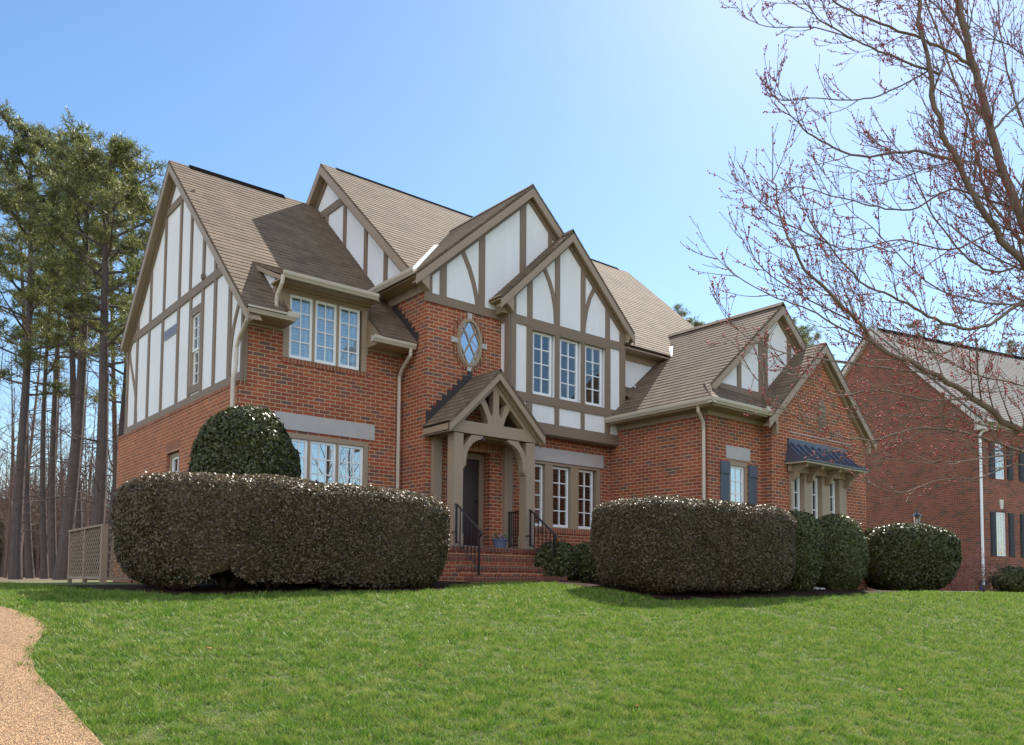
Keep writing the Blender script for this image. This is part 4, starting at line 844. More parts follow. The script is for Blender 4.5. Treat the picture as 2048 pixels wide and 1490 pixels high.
def hedge(name, label, cat, c, h, rot, e1, e2, nleaf, size, mat, seed, group=None, taper=0.0, stems=0, amp=.05, zcut=-.93, gap=None):
    rs = np.random.RandomState(seed); root = empty(name, label, cat, group, (c[0], c[1], float(terr(c[0], c[1])))); dz = c[2] - root.location.z
    ca, sa = math.cos(R(rot)), math.sin(R(rot)); H3 = np.array(h)
    w = rs.normal(size=(nleaf * 2, 3)); p, g = supers(c, h, rot, e1, e2, nleaf * 2, rs)
    # area weighting by h
    wgt = np.linalg.norm(g * np.array([h[1] * h[2], h[0] * h[2], h[0] * h[1]]) ** .5, axis=1); keep = rs.rand(len(p)) < wgt / wgt.max(); p, g = p[keep], g[keep]
    zc = lambda x: zcut + (gap[2] * np.exp(-((x - gap[0]) / gap[1]) ** 2) + .12 * np.exp(-((x + .1) / .3) ** 2) if gap else 0)
    k = p[:, 2] > zc(p[:, 0]) + rs.normal(0, .03, len(p)); p, g = p[k], g[k]
    def shape(p, depth=0):
        q = p * H3; tp = 1 - taper * np.clip(-(p[:, 2] - .1), 0, 1) ** 1.6; q = q * np.stack([tp, tp, np.ones(len(q))], 1); b_ = bumps(q, amp, 1.6, seed); q = q * (1 + b_ / np.maximum(.3, np.linalg.norm(q, axis=1)))[:, None]
        return q
    q = shape(p); q = q - g * (rs.rand(len(q)) ** 1.5 * .10 - .012 - .05 * (rs.rand(len(q)) > .985) * rs.rand(len(q)))[:, None]
    v, f = leaves(q, g, size, rs)
    # core
    nu, nv = 48, 26; U, V = np.meshgrid(np.linspace(0, 2 * np.pi, nu, endpoint=False), np.linspace(-np.pi / 2, np.pi / 2, nv)); u = np.stack([np.cos(V) * np.cos(U), np.cos(V) * np.sin(U), np.sin(V)], -1).reshape(-1, 3)
    a = np.abs(u); kk = ((a[:, 0] ** e1 + a[:, 1] ** e1) ** (e2 / e1) + a[:, 2] ** e2) ** (-1 / e2); cp = u * kk[:, None]; cp[:, 2] = np.maximum(cp[:, 2], zc(cp[:, 0]) + .06); cv = shape(cp) ; cv = cv * (1 - .07 / np.maximum(.35, np.linalg.norm(cv, axis=1)))[:, None]
    idx = np.arange(nu * nv).reshape(nv, nu); cfc = np.stack([idx[:-1], np.roll(idx[:-1], -1, 1), np.roll(idx[1:], -1, 1), idx[1:]], -1).reshape(-1, 4)
    V_ = np.concatenate([v, cv]); F_ = np.concatenate([f, cfc + len(v)])
    V_ = np.stack([V_[:, 0] * ca - V_[:, 1] * sa, V_[:, 0] * sa + V_[:, 1] * ca, V_[:, 2] + dz], 1)
    np_mesh('foliage', V_, F_, mat, root)
    if stems:
        m = MB(); rg = random.Random(seed)
        for k in range(stems):
            x = (k + .5) / stems * 2 - 1; X_ = x * h[0] * .82; yy = rg.uniform(-.2, .15)
            for j in range(3):
                a_ = rg.uniform(-.35, .35); y2 = yy + rg.uniform(-.35, .3)
                P0 = Vector((X_, yy, -.05)); P1 = Vector((X_ + a_ * .4, (yy + y2) / 2, dz - h[2] * .8)); P2 = Vector((X_ + a_ * 1.2, y2, dz - h[2] * .2)); pts = [Vector((q_.x * ca - q_.y * sa, q_.x * sa + q_.y * ca, q_.z)) for q_ in (P0, P1, P2)]
                m.tube(pts, [.03, .022, .012], 6)
        m.build('stem', M['bark_grey'], root)
    return root
hedge('hedge', 'long brown leaved hedge in front of the left brick wing, under the cone shaped holly', 'hedge', (-.62, -3.35, .62), (2.08, .72, .68), 0, 5.5, 6.5, 110000, .022, M['boxwood'], 3, taper=.10, stems=6, amp=.07, zcut=-.9, gap=(-.60, .10, .36))
hedge('hedge', 'clipped dark hedge right of the porch steps, before the garage side wall', 'hedge', (5.72, -4.75, .66), (1.90, .75, .73), -5, 4.8, 6.5, 100000, .022, M['boxwood'], 4, taper=.10, stems=5, amp=.07, zcut=-.93)
hedge('holly_shrub', 'tall cone shaped holly rising behind the left hedge', 'shrub', (-.72, -1.9, 1.10), (.80, .80, 1.40), 0, 2, 2.3, 42000, .034, M['holly'], 5, taper=-.12, stems=2, amp=.08)
sh1 = at(1588, 1100, 14.9); sh2 = at(1667, 1098, 15.8); sh3 = at(1810, 1112, 19.0)
hedge('rounded_shrub', 'narrow green shrub squeezed between the dark hedge and the rounder shrub', 'shrub', (sh1.x, sh1.y, .64), (.42, .60, .74), -40, 2.6, 3.0, 22000, .028, M['green_shrub'], 6, taper=.15, stems=2, amp=.06)
hedge('rounded_shrub', 'round green shrub below the window with the metal awning', 'shrub', (sh2.x, sh2.y, .62), (.56, .60, .74), -40, 2.5, 2.8, 26000, .028, M['green_shrub'], 7, taper=.15, stems=2, amp=.07)
hedge('holly_shrub', 'broad glossy holly shrub at the right corner of the house beside the lamp post', 'shrub', (sh3.x, sh3.y, .69), (1.04, .9, .77), -40, 3.2, 2.9, 36000, .036, M['holly'], 8, taper=.12, stems=3, amp=.06)
s4 = at(1112, 1118, 15.2); s5 = at(1172, 1116, 15.6)
hedge('small_shrub', 'low dark shrub just right of the stair railing', 'shrub', (s4.x, s4.y, .38), (.42, .38, .42), 0, 2.2, 2.3, 5000, .035, M['green_shrub'], 9, taper=.1, amp=.08)
hedge('small_shrub', 'low dark shrub under the center window against the dark hedge', 'shrub', (s5.x, s5.y, .38), (.5, .4, .42), 0, 2.2, 2.3, 5000, .035, M['green_shrub'], 10, taper=.1, amp=.08)

# ------------------------------------------------------------------ lattice fence
LF = empty('lattice_fence', 'weathered wooden lattice screen standing left of the house side wall', 'fence', None, (-1.12, 4.14, 0))
def lattice(o, d, L, z0, z1):
    m = MB(); F = rot_frame(o, d, (-d[1], d[0])); hgt = z1 - z0; sp = .115; w_ = .032
    k = -hgt
    while k < L:
        for s_ in (0, 1):
            a = max(0, k); c = min(L, k + hgt)
            if c - a > .02:
                P0 = (a, z0 + (a - k)) if s_ == 0 else (a, z1 - (a - k)); P1 = (c, z0 + (c - k)) if s_ == 0 else (c, z1 - (c - k))
                m.ribbon(F, [P0, P1], w_, -.012 + .012 * s_, .0 + .012 * s_)
        k += sp * 1.414
    return m
for (o_, d_, L_) in (((0, .08), (0, 1), 1.35), ((0, 1.52), (0, 1), 1.30), ((.08, 0), (1, 0), .95)):
    lattice(o_, d_, L_, .12, 1.05).build('lattice_panel', M['wood'], LF)
for x, y, w_ in ((0, 0, .055), (0, 1.48, .04), (0, 2.88, .04)): m = MB(); m.box(x - w_, x + w_, y - w_, y + w_, -.1, 1.12); m.build('post', M['wood'], LF)
m = MB(); m.box(-.05, .05, -.02, 2.95, 1.10, 1.14); m.box(-.03, .03, .05, 2.9, .07, .125); m.box(.0, 1.0, -.03, .03, 1.05, 1.10); m.box(0, 1, -.03, .03, .05, .12); m.build('rail', M['wood'], LF)

# ------------------------------------------------------------------ neighbour's house
th = R(13.3); nx = Vector((math.cos(th), -math.sin(th))); ny = Vector((math.sin(th), math.cos(th)))
NC = (26.842, -.910)
NH = empty('neighbor_house', 'two storey brick house with grey roof and dark shutters beyond the garage', 'house', None, (NC[0], NC[1], 0))
NF = rot_frame((0, 0), nx, -ny); NS = rot_frame((0, 0), ny, -nx); L_ = 12.0; DP = 8.96
m = MB()
wall(m, NF, 0, L_, -.6, 6.15, [(.93, 1.51, 1.15, 2.80), (.98, 1.54, 4.0, 5.35), (3.2, 3.8, 1.15, 2.8), (3.2, 3.8, 4.0, 5.35)])
m.face([NS(0, -.6), NS(DP, -.6), NS(DP, 6.2), NS(DP / 2, 10.55), NS(0, 6.2)])
m.face([NF(L_, -.6), (nx * L_ + ny * DP).to_tuple() + (-.6,), (nx * L_ + ny * DP).to_tuple() + (6.2,), NF(L_, 6.2)])
m.build('brick_wall', M['brick_far'], NH, recalc=False)
m = MB()
e = lambda u, y, z: tuple(nx * u + ny * y) + (z,)
sl = (10.72 - 6.10) / (DP / 2 + .35)
roofplane(m, [e(-.2, -.35, 6.10), e(L_ + .2, -.35, 6.10), e(L_ + .2, DP / 2, 10.72), e(-.2, DP / 2, 10.72)], row=.14, lift=.012)
roofplane(m, [e(-.2, DP + .35, 6.10), e(L_ + .2, DP + .35, 6.10), e(L_ + .2, DP / 2, 10.72), e(-.2, DP / 2, 10.72)], row=.14, lift=.012)
nr = m.build('roof', M['roof_grey'], NH, recalc=False)
m = MB(); m.prism(NS, [(DP / 2 - .16, 10.62), (DP / 2, 10.80), (DP / 2 + .16, 10.62)], -L_, -.3); m.build('ridge_vent', M['vent_dark'], nr)
m = MB()
for a, c in (((-.3, 6.02), (DP / 2, 10.62)), ((DP / 2, 10.62), (DP + .3, 6.02))): m.prism(NS, [a, c, (c[0], c[1] - .22), (a[0], a[1] - .22)], .0, .18)
m.fbox(NF, 0, L_, 5.82, 6.1, 0, .05); m.fbox(NF, -.2, L_ + .2, 6.0, 6.04, 0, .34); m.fbox(NF, -.2, L_ + .2, 5.98, 6.10, .34, .46); m.fbox(NF, -.18, .12, 5.72, 6.0, -.0, .32)
m.build('cornice', M['cream'], NH)
for v0, v1, rows in ((1.15, 2.80, 5), (4.0, 5.35, 4)):
    for u0 in (.95, 3.22): win(NF, u0, u0 + .55, v0 + .02, v1 - .02, 3, rows, -.03, False, 'glass_mirror', NH, .05, .022)
    for a, c in ((.60, .90), (1.64, 1.95), (2.33, 2.64), (4.0, 4.3)):
        m = MB(); m.fbox(NF, a, c, v0 + .02, v1 - .02, .005, .035); mid = (v0 + v1) / 2
        for z0, z1 in ((v0 + .1, mid - .04), (mid + .04, v1 - .1)):
            m.fbox(NF, a + .05, c - .05, z0, z1, .035, .045)
        m.build('shutter', M['shutter_dark'], NH)
for u in (1.24, 3.5): m = MB(); m.prism(NF, [(u - .06, 2.90), (u + .06, 2.90), (u + .12, 3.25), (u - .12, 3.25)], 0, .04); m.build('keystone', M['cream'], NH)
m = MB(); m.tube([NF(.52, 6.0, .38), NF(.50, 5.86, .36), NF(.12, 5.68, .08), NF(.05, 5.55, .06), NF(.05, .1, .06)], .05, 8); m.build('downspout', M['white'], NH)
m = MB(); m.fbox(NS, 1.15, 1.75, .55, .75, 0, .02); m.build('foundation_vent', M['cream'], NH)

# ------------------------------------------------------------------ street lamp by the drive
lp = at(1834, 1050, 22.0)
LP = empty('lamp_post', 'black lantern lamp post showing above the right holly shrub', 'lamp post', None, (lp.x, lp.y, float(terr(lp.x, lp.y))))
zt = lp.z - LP.location.z
m = MB(); m.tube([(0, 0, 0), (0, 0, zt)], .035, 10); m.lathe((0, 0, 0), [(.06, 0), (.06, .2), (.04, .25)], 12); m.build('post', M['dark_metal'], LP)
m = MB(); m.lathe((0, 0, zt), [(.03, -.02), (.085, .0), (.085, .02)], 8)
for k in range(6): a = k * math.pi / 3; m.tube([(.078 * math.cos(a), .078 * math.sin(a), zt), (.11 * math.cos(a), .11 * math.sin(a), zt + .22)], .007, 5)
m.lathe((0, 0, zt), [(.15, .22), (.15, .235), (.10, .28), (.05, .32), (.02, .36), (.012, .42), (0, .43)], 6); m.build('lantern', M['dark_metal'], LP)
m = MB(); m.lathe((0, 0, zt), [(.07, .01), (.10, .22)], 6); m.build('lantern_glass', M['glass'], LP)
m = MB(); m.tube([(0, 0, zt), (0, 0, zt + .16)], .022, 8); m.build('bulb', M['white'], LP)

# ------------------------------------------------------------------ small things by the bed
def stones(name, label, cat, px, py, dep, n, sp, size, mat):
    p = at(px, py, dep); root = empty(name, label, cat, None, (p.x, p.y, float(terr(p.x, p.y)))); rg = random.Random(px); m = MB()
    for k in range(n):
        x = rg.uniform(-sp, sp); y = rg.uniform(-sp * .5, sp * .5); s_ = size * rg.uniform(.5, 1.2); z = float(terr(p.x + x, p.y + y)) - root.location.z + .03
        m.rawfaces([(x + s_ * rg.uniform(.7, 1.2) * math.cos(a), y + s_ * rg.uniform(.7, 1.2) * math.sin(a), z + h_) for h_ in (0, s_ * .5) for a in np.linspace(0, 5.2, 6)] + [(x, y, z + s_ * .75)], [(i_, (i_ + 1) % 6, 6 + (i_ + 1) % 6, 6 + i_) for i_ in range(6)] + [(6 + i_, 6 + (i_ + 1) % 6, 12) for i_ in range(6)])
    m.build('stone', mat, root); return root
stones('stone_cluster', 'little heap of pale stones in the mulch below the round shrubs', 'stones', 1628, 1176, 15.2, 12, .22, .05, M['rough_white'])
bp = at(1963, 1186, 27); BX = empty('utility_marker', 'small blue marker flag on the ground by the neighbour corner', 'marker', None, (bp.x, bp.y, float(terr(bp.x, bp.y)))); m = MB(); m.box(-.1, .08, -.01, .01, .1, .22); m.tube([(-.1, 0, 0), (-.1, 0, .22)], .006, 5); m.build('flag', M['blue'], BX)
wp = at(1905, 1189, 21); m = MB(); m.box(-.62, .62, -.2, .2, .02, .07); o = m.build('concrete_slab', M['rough_white']); o.location = (wp.x, wp.y, float(terr(wp.x, wp.y))); o.rotation_euler[2] = R(-35); tag(o, 'flat pale slab lying at the far right edge of the lawn', 'slab')

# ------------------------------------------------------------------ trees
def rvec(rg): return Vector((rg.gauss(0, 1), rg.gauss(0, 1), rg.gauss(0, 1))).normalized()
def grow(m, p, d, L, r0, rg, depth, nsub, up=.3, wob=.25, nside=5, seg=5, tips=None, ratio=.55):
    pts = [p.copy()]; rr = [r0]; q = p.copy(); dd = d.normalized()
    for k in range(seg):
        dd = (dd + rvec(rg) * wob + Vector((0, 0, up * .3))).normalized(); q = q + dd * (L / seg); pts.append(q.copy()); rr.append(max(r0 * (1 - .8 * (k + 1) / seg), .003))
    m.tube(pts, rr, nside, cap=False)
    if tips is not None: tips.append((pts, depth))
    if depth > 0:
        for j in range(nsub):
            t_ = rg.uniform(.25, 1.0); i_ = min(seg - 1, int(t_ * seg)); b_ = pts[i_].lerp(pts[i_ + 1], t_ * seg - i_); a = (pts[i_ + 1] - pts[i_]).normalized(); s_ = (rvec(rg)); s_ = (s_ - a * s_.dot(a)).normalized()
            grow(m, b_, (a * .8 + s_ * .75), L * ratio * rg.uniform(.6, 1.1), max(rr[i_] * .5, .004), rg, depth - 1, nsub, up, wob, max(3, nside - 1), max(3, seg - 1), tips, ratio)
# --- pines
def needles(cs, size, rs, n=16):
    k = len(cs); c = np.repeat(cs, n, 0); d = rs.normal(size=(k * n, 3)); d[:, 2] += .35; d /= np.linalg.norm(d, axis=1)[:, None]; r_ = rs.normal(size=(k * n, 3)); s_ = np.cross(d, r_); s_ /= np.linalg.norm(s_, axis=1)[:, None]
    L = (size * rs.uniform(.6, 1.3, k * n))[:, None]; w_ = .011
    v = np.stack([c - s_ * w_ * .6, c + s_ * w_ * .6, c + d * L + s_ * w_, c + d * L - s_ * w_], 1).reshape(-1, 3); return v, np.arange(k * n * 4).reshape(-1, 4)
def pine(base, lean, hgt, rad, crown0, seed, label, width=2.6, ntuft=900, dens=1.0, name='pine_tree', group='tall pines behind the left side of the house', nl=26):
    rg = random.Random(seed); rs = np.random.RandomState(seed)
    root = empty(name, label, 'pine tree', group, base)
    m = MB(); pts = []; rr = []
    for k in range(13): t_ = k / 12; pts.append(Vector((lean[0] * t_ + .12 * math.sin(t_ * 5 + seed), lean[1] * t_ + .1 * math.cos(t_ * 4 + seed), hgt * t_ - .2))); rr.append(rad * (1 - .78 * t_) * (1.25 if k == 0 else 1))
    m.tube(pts, rr, 10)
    for k in range(14):
        t_ = rg.uniform(.08, crown0 + .1); i_ = min(11, int(t_ * 12)); p = pts[i_].lerp(pts[i_ + 1], t_ * 12 - i_); a = rg.uniform(0, 6.28); grow(m, p, Vector((math.cos(a), math.sin(a), rg.uniform(-.2, .4))), rg.uniform(.6, 2.2), .022, rg, 1, 4, .0, .2, 4, 5)
    m.build('trunk', M['bark_pine'], root)
    m = MB(); C_ = []
    for k in range(nl):
        t_ = crown0 + (1 - crown0) * (k / nl) ** .9; i_ = min(11, int(t_ * 12)); p = pts[i_].lerp(pts[i_ + 1], t_ * 12 - i_); a = k * 2.4 + rg.uniform(-.4, .4)
        rel = (t_ - crown0) / (1 - crown0); Lb = width * (.45 + .75 * math.sin(math.pi * min(1, .18 + rel * .8))) * rg.uniform(.65, 1.15); d = Vector((math.cos(a), math.sin(a), .15 + .5 * rel)).normalized()
        q = [p]; 
        for j in range(4): q.append(q[-1] + (d + Vector((0, 0, .10 * j)) + rvec(rg) * .15).normalized() * Lb / 4)
        m.tube(q, [.05, .04, .03, .02, .01], 5, cap=False)
        bare = rg.random() < .25 * (1 - rel)
        nt_ = int(1.35 * ntuft / nl * (0.25 if bare else 1) * dens)
        cl = []
        for j in range(rg.randint(3, 6)): f_ = .35 + .65 * rg.random() ** .6; s_ = min(3, int(f_ * 4)); lp_ = q[s_].lerp(q[s_ + 1], f_ * 4 - s_); cc_ = lp_ + Vector((rg.gauss(0, .28), rg.gauss(0, .28), rg.gauss(.05, .12))); cl.append(cc_); m.tube([lp_, cc_], [.016, .010], 3, cap=False)
        for j in range(nt_):
            if j % 4:
                b_ = cl[j % len(cl)]; o_ = rvec(rg) * rg.random() ** .6 * .36; o_.z *= .55; C_.append(tuple(b_ + o_))
                if j % 6 == 1: m.tube([b_, b_ + o_ * .8], [.010, .005], 3, cap=False)
                continue
            f_ = .30 + .70 * rg.random() ** .7; s_ = min(3, int(f_ * 4)); b_ = q[s_].lerp(q[s_ + 1], f_ * 4 - s_); o_ = rvec(rg) * rg.random() ** .5 * .50 * (.5 + f_); o_.z *= .55; e_ = b_ + o_; C_.append(tuple(e_))
            if j % 3 == 0: m.tube([b_, e_], [.010, .005], 3, cap=False)
    m.build('limbs', M['bark_pine'], root)
    v, f = needles(np.array(C_), .17, rs, 15); np_mesh('crown', v, f, M['pine'], root)
    return root
def pinepx(pb, pt_, dep, rad, crown0, seed, label, **kw):
    b_ = at(pb[0], pb[1], dep); t_ = at(pt_[0], pt_[1], dep); z0 = float(terr(b_.x, b_.y)); pine((b_.x, b_.y, z0), (t_.x - b_.x, t_.y - b_.y), t_.z - z0, rad, crown0, seed, label, **kw)
pinepx((38, 1166), (62, 250), 30, .20, .42, 11, 'tall pine with a thick dark trunk, leftmost of the big pines', width=2.3, ntuft=1500, nl=36)
pinepx((128, 1166), (185, 300), 27, .23, .55, 12, 'pine with the stoutest trunk, leaning right beside the lattice fence', width=2.0, ntuft=1200, nl=30)
pinepx((182, 1165), (228, 310), 25, .22, .52, 13, 'pine rising directly behind the lattice fence nearest the house', width=2.0, ntuft=1300, nl=32)
pinepx((150, 1166), (150, 330), 31, .17, .55, 14, 'slender pine just behind the stoutest trunk', width=2.0, ntuft=900, nl=26)
pinepx((84, 1166), (104, 470), 33, .14, .55, 15, 'thin shorter pine between the two leftmost thick trunks', width=1.6, ntuft=500, nl=20)
pinepx((108, 1166), (118, 400), 36, .17, .6, 16, 'thin straight pine in the middle of the grove', width=1.9, ntuft=700, nl=22)
pinepx((66, 1166), (30, 330), 38, .17, .55, 17, 'far pine whose crown hangs at the left picture edge', width=2.4, ntuft=800, nl=24)
pinepx((215, 1160), (272, 400), 33, .16, .45, 18, 'pine half hidden by the gable of the house', width=2.2, ntuft=900, nl=26)
# pines behind the roofs
for k, (px, py, dep, lb) in enumerate(((1366, 632, 52, 'pine tip poking up behind the main brown roof'), (1590, 652, 55, 'pine crown behind the garage gable peak'), (1612, 668, 60, 'second pine crown between the garage and the neighbour house'), (1762, 662, 58, 'pine crown over the ridge of the neighbour house, left one'), (1850, 650, 60, 'pine crown over the middle of the neighbour ridge'), (1930, 690, 62, 'low pine crown over the neighbour ridge, right of the middle one'), (2030, 690, 60, 'pine crown at the right picture edge above the grey roof'))):
    pinepx((px, 1160), (px, py), dep, .22, .6, 30 + k, lb, width=2.2, ntuft=700, nl=18, group='pines behind the houses')

# --- bare trees of the wood
def bare_mesh(seed, hgt, rad):
    rg = random.Random(seed); m = MB(); pts = []; rr = []
    for k in range(9): t_ = k / 8; pts.append(Vector((.25 * math.sin(t_ * 3 + seed), .2 * math.cos(t_ * 2.5 + seed * 2), hgt * t_ - .1))); rr.append(rad * (1 - .85 * t_))
    mt_ = MB(); mt_.tube(pts, rr, 6, cap=False)
    for k in range(30):
        t_ = rg.uniform(.16, .98); i_ = min(7, int(t_ * 8)); p = pts[i_].lerp(pts[i_ + 1], t_ * 8 - i_); a = rg.uniform(0, 6.28); d = Vector((math.cos(a), math.sin(a), rg.uniform(.4, 1.4)))
        grow(m, p, d, hgt * .16 * rg.uniform(.5, 1.2), rad * .32 * (1 - t_ * .6), rg, 2, 3, .25, .28, 4, 4)
    return mt_, m
protos = []
for k in range(4):
    hh = (13, 10, 15, 8)[k]; mt_, mb_ = bare_mesh(50 + k, hh, (.11, .08, .13, .06)[k]); root = empty('bare_tree', 'x', 'tree'); a = mt_.build('trunk', M['bark_far'], root, uv=False, recalc=False); b_ = mb_.build('branches', M['bark_far'], root, uv=False, recalc=False); protos.append((root, [a, b_]))
rg = random.Random(77); n_used = 0
spots = [(4, 42), (22, 36), (50, 46), (76, 40), (94, 50), (116, 44), (140, 52), (162, 38), (176, 47), (198, 42), (212, 36), (228, 48), (242, 41), (10, 58), (35, 55), (62, 60), (88, 62), (128, 58), (152, 63), (186, 57), (206, 60), (224, 55), (246, 62), (256, 50), (-14, 40), (-40, 48), (272, 45), (300, 55), (-60, 60), (330, 50)]
for k, (px, dep) in enumerate(spots):
    p = at(px, 1160, dep); root, ch = protos[k % 4]; first = k < 4
    r_ = root if first else root.copy()
    if not first:
        col.objects.link(r_)
        for c_ in ch: cc = c_.copy(); col.objects.link(cc); cc.parent = r_
    r_.location = (p.x, p.y, float(terr(p.x, p.y))); r_.rotation_euler[2] = rg.uniform(0, 6.28); s_ = rg.uniform(.8, 1.25); r_.scale = (s_, s_, s_ * rg.uniform(.9, 1.1))
    r_['label'] = 'leafless grey brown tree in the thin wood behind the pines at left'; r_['group'] = 'leafless trees in the wood at left'; r_['category'] = 'bare tree'
for k, (x, y, s_, z_) in enumerate(((10.5, -18, 1.15, 1), (14, -23, 1.3, 2), (18, -19, 1.1, 4), (21, -27, 1.4, 5), (27, -22, 1.25, 3))):
    root, ch = protos[k % 4]; r_ = root.copy(); col.objects.link(r_)
    for c_ in ch: cc = c_.copy(); col.objects.link(cc); cc.parent = r_
    r_.location = (x, y, float(terr(x, y))); r_.rotation_euler[2] = z_; r_.scale = (s_, s_, s_); r_['label'] = 'leafless tree across the lawn, mirrored in the front windows'; r_['group'] = 'trees mirrored in the front windows'; r_['category'] = 'bare tree'
lf = None
for k, (px, py) in enumerate(((418, 1297), (840, 1331), (1275, 1412), (1800, 1380), (660, 1440), (1530, 1300), (980, 1262))[:4]):
    d_ = (cf + cr * ((px - CX) / FPX) - cu * ((py - CY) / FPX)); tt = 2.0
    while tt < 40 and (CAM + d_ * tt).z > float(terr((CAM + d_ * tt).x, (CAM + d_ * tt).y)) + .04: tt += .02
    p = CAM + d_ * tt
    if lf is None:
        m = MB(); m.face([(-.022, 0, 0), (-.01, -.014, .006), (.008, -.015, .0), (.026, 0, .012), (.01, .015, 0), (-.01, .013, .01)]); lf = m.build('fallen_leaf', simple('dead_leaf', (.32, .14, .05), .8, .2, .4, 30), None, recalc=False); o = lf
    else: o = lf.copy(); col.objects.link(o)
    o.location = p; o.rotation_euler = (.3 * math.sin(k), .3, k * 1.7); tag(o, 'small dry brown leaf lying on the lawn', 'leaf', 'fallen leaves on the lawn')
# distant wood: too many stems to count
rs = np.random.RandomState(9); n = 4600; px = np.where(rs.rand(n) < .72, rs.uniform(-700, 420, n), rs.uniform(420, 2500, n)); dep = rs.uniform(70, 130, n); V_ = []; F_ = []
m = MB(); rg = random.Random(4)
for k in range(n):
    p = at(px[k], 1160, dep[k]); hh = rg.uniform(5, 12); p.z = -.3; lean = Vector((rg.uniform(-.5, .5), rg.uniform(-.5, .5), hh)); m.tube([p, p + lean * .5 + rvec(rg) * .15, p + lean], [.10, .07, .02], 3, cap=False)
    for j in range(7):
        b_ = p + lean * rg.uniform(.25, .95); d = rvec(rg); d.z = abs(d.z) + .3; m.tube([b_, b_ + d * rg.uniform(.8, 2.2), b_ + d * 2.4 + rvec(rg) * .6], [.035, .02, .008], 3, cap=False)
o = m.build('distant_wood', M['bark_far'], uv=False, recalc=False); o['kind'] = 'stuff'; o['label'] = 'thin wintry wood far behind the houses'; o['category'] = 'woods'

# --- twiggy bare shrubs by the neighbour
def twigshrub(px, py, dep, hgt, wd, seed, label, mat):
    p = at(px, py, dep); root = empty('bare_shrub', label, 'shrub', None, (p.x, p.y, float(terr(p.x, p.y)))); m = MB(); rg = random.Random(seed)
    for k in range(46):
        a = rg.uniform(0, 6.28); d = Vector((math.cos(a) * .7, math.sin(a) * .7, 1.1)); grow(m, Vector((rg.uniform(-wd, wd) * .4, rg.uniform(-wd, wd) * .4, 0)), d, hgt * rg.uniform(.5, 1.1), .009, rg, 2, 3, .2, .2, 3, 4)
    m.build('twigs', mat, root, uv=False, recalc=False)
twigshrub(1915, 1180, 24, 1.1, 1.0, 3, 'reddish leafless shrub against the neighbour side wall', simple('red_twig', (.2, .09, .08), .8, .2, .3))
twigshrub(1985, 1180, 26, .9, 1.2, 4, 'grey leafless shrub at the foot of the neighbour downspout', M['bark_grey'])
s6 = at(2035, 1165, 26)
hedge('small_shrub', 'low green shrub at the far right edge before the neighbour house', 'shrub', (s6.x, s6.y, .25), (.9, .6, .38), 0, 2.2, 2.3, 5000, .05, M['green_shrub'], 19, amp=.1)

# --- red maple on the right, in front of everything
MT = empty('maple_tree', 'bare red budding maple arching in from the right edge', 'maple tree')
rg = random.Random(21); mm = MB(); tw = MB(); buds = []
def smooth(pts, n=5):
    out = []
    for i_ in range(len(pts) - 1):
        p0 = pts[max(0, i_ - 1)]; p1 = pts[i_]; p2 = pts[i_ + 1]; p3 = pts[min(len(pts) - 1, i_ + 2)]
        for k in range(n):
            t_ = k / n; out.append(.5 * ((2 * p1) + (p2 - p0) * t_ + (2 * p0 - 5 * p1 + 4 * p2 - p3) * t_ ** 2 + (3 * p1 - p0 - 3 * p2 + p3) * t_ ** 3))
    out.append(pts[-1]); return out
CAMR = Vector((cr.x, cr.y, 0)).normalized()
def twig(p, d, L, r0, lvl, budd):
    seg = (4, 6, 9)[lvl]; pts = [p.copy()]; rr = [r0]; q = p.copy(); dd = d.normalized(); curl = rg.uniform(.05, .17) * 5 / seg
    for k in range(seg):
        dd = (dd + rvec(rg) * .045 + Vector((0, 0, curl))).normalized(); q = q + dd * (L / seg); pts.append(q.copy()); rr.append(max(r0 * (1 - .75 * (k + 1) / seg), .0023))
    tw.tube(pts, rr, 4 if lvl == 2 else 3, cap=False)
    for k in range(1, seg + 1):
        if rg.random() < budd * (.4 if lvl == 2 else 1.1):
            for b3 in range(1 if rg.random() < .75 else 3): buds.append((pts[k] + rvec(rg) * (.004 if b3 == 0 else .015), .0066 * rg.uniform(.7, 1.3)))
    if lvl > 0:
        ns = max(1, int(L / (.085 if lvl == 2 else .10) * rg.uniform(.6, 1.1)))
        for j in range(ns):
            t_ = rg.uniform(.15, .95); i_ = min(seg - 1, int(t_ * seg)); b_ = pts[i_].lerp(pts[i_ + 1], t_ * seg - i_); a = (pts[i_ + 1] - pts[i_]).normalized(); s_ = rvec(rg); s_ = (s_ - a * s_.dot(a)).normalized()
            twig(b_, a * 1.1 + s_ * .75, (L * rg.uniform(.35, .6) if lvl == 2 else rg.uniform(.07, .22)) * (1 - .3 * t_), rr[i_] * .62, lvl - 1, budd)
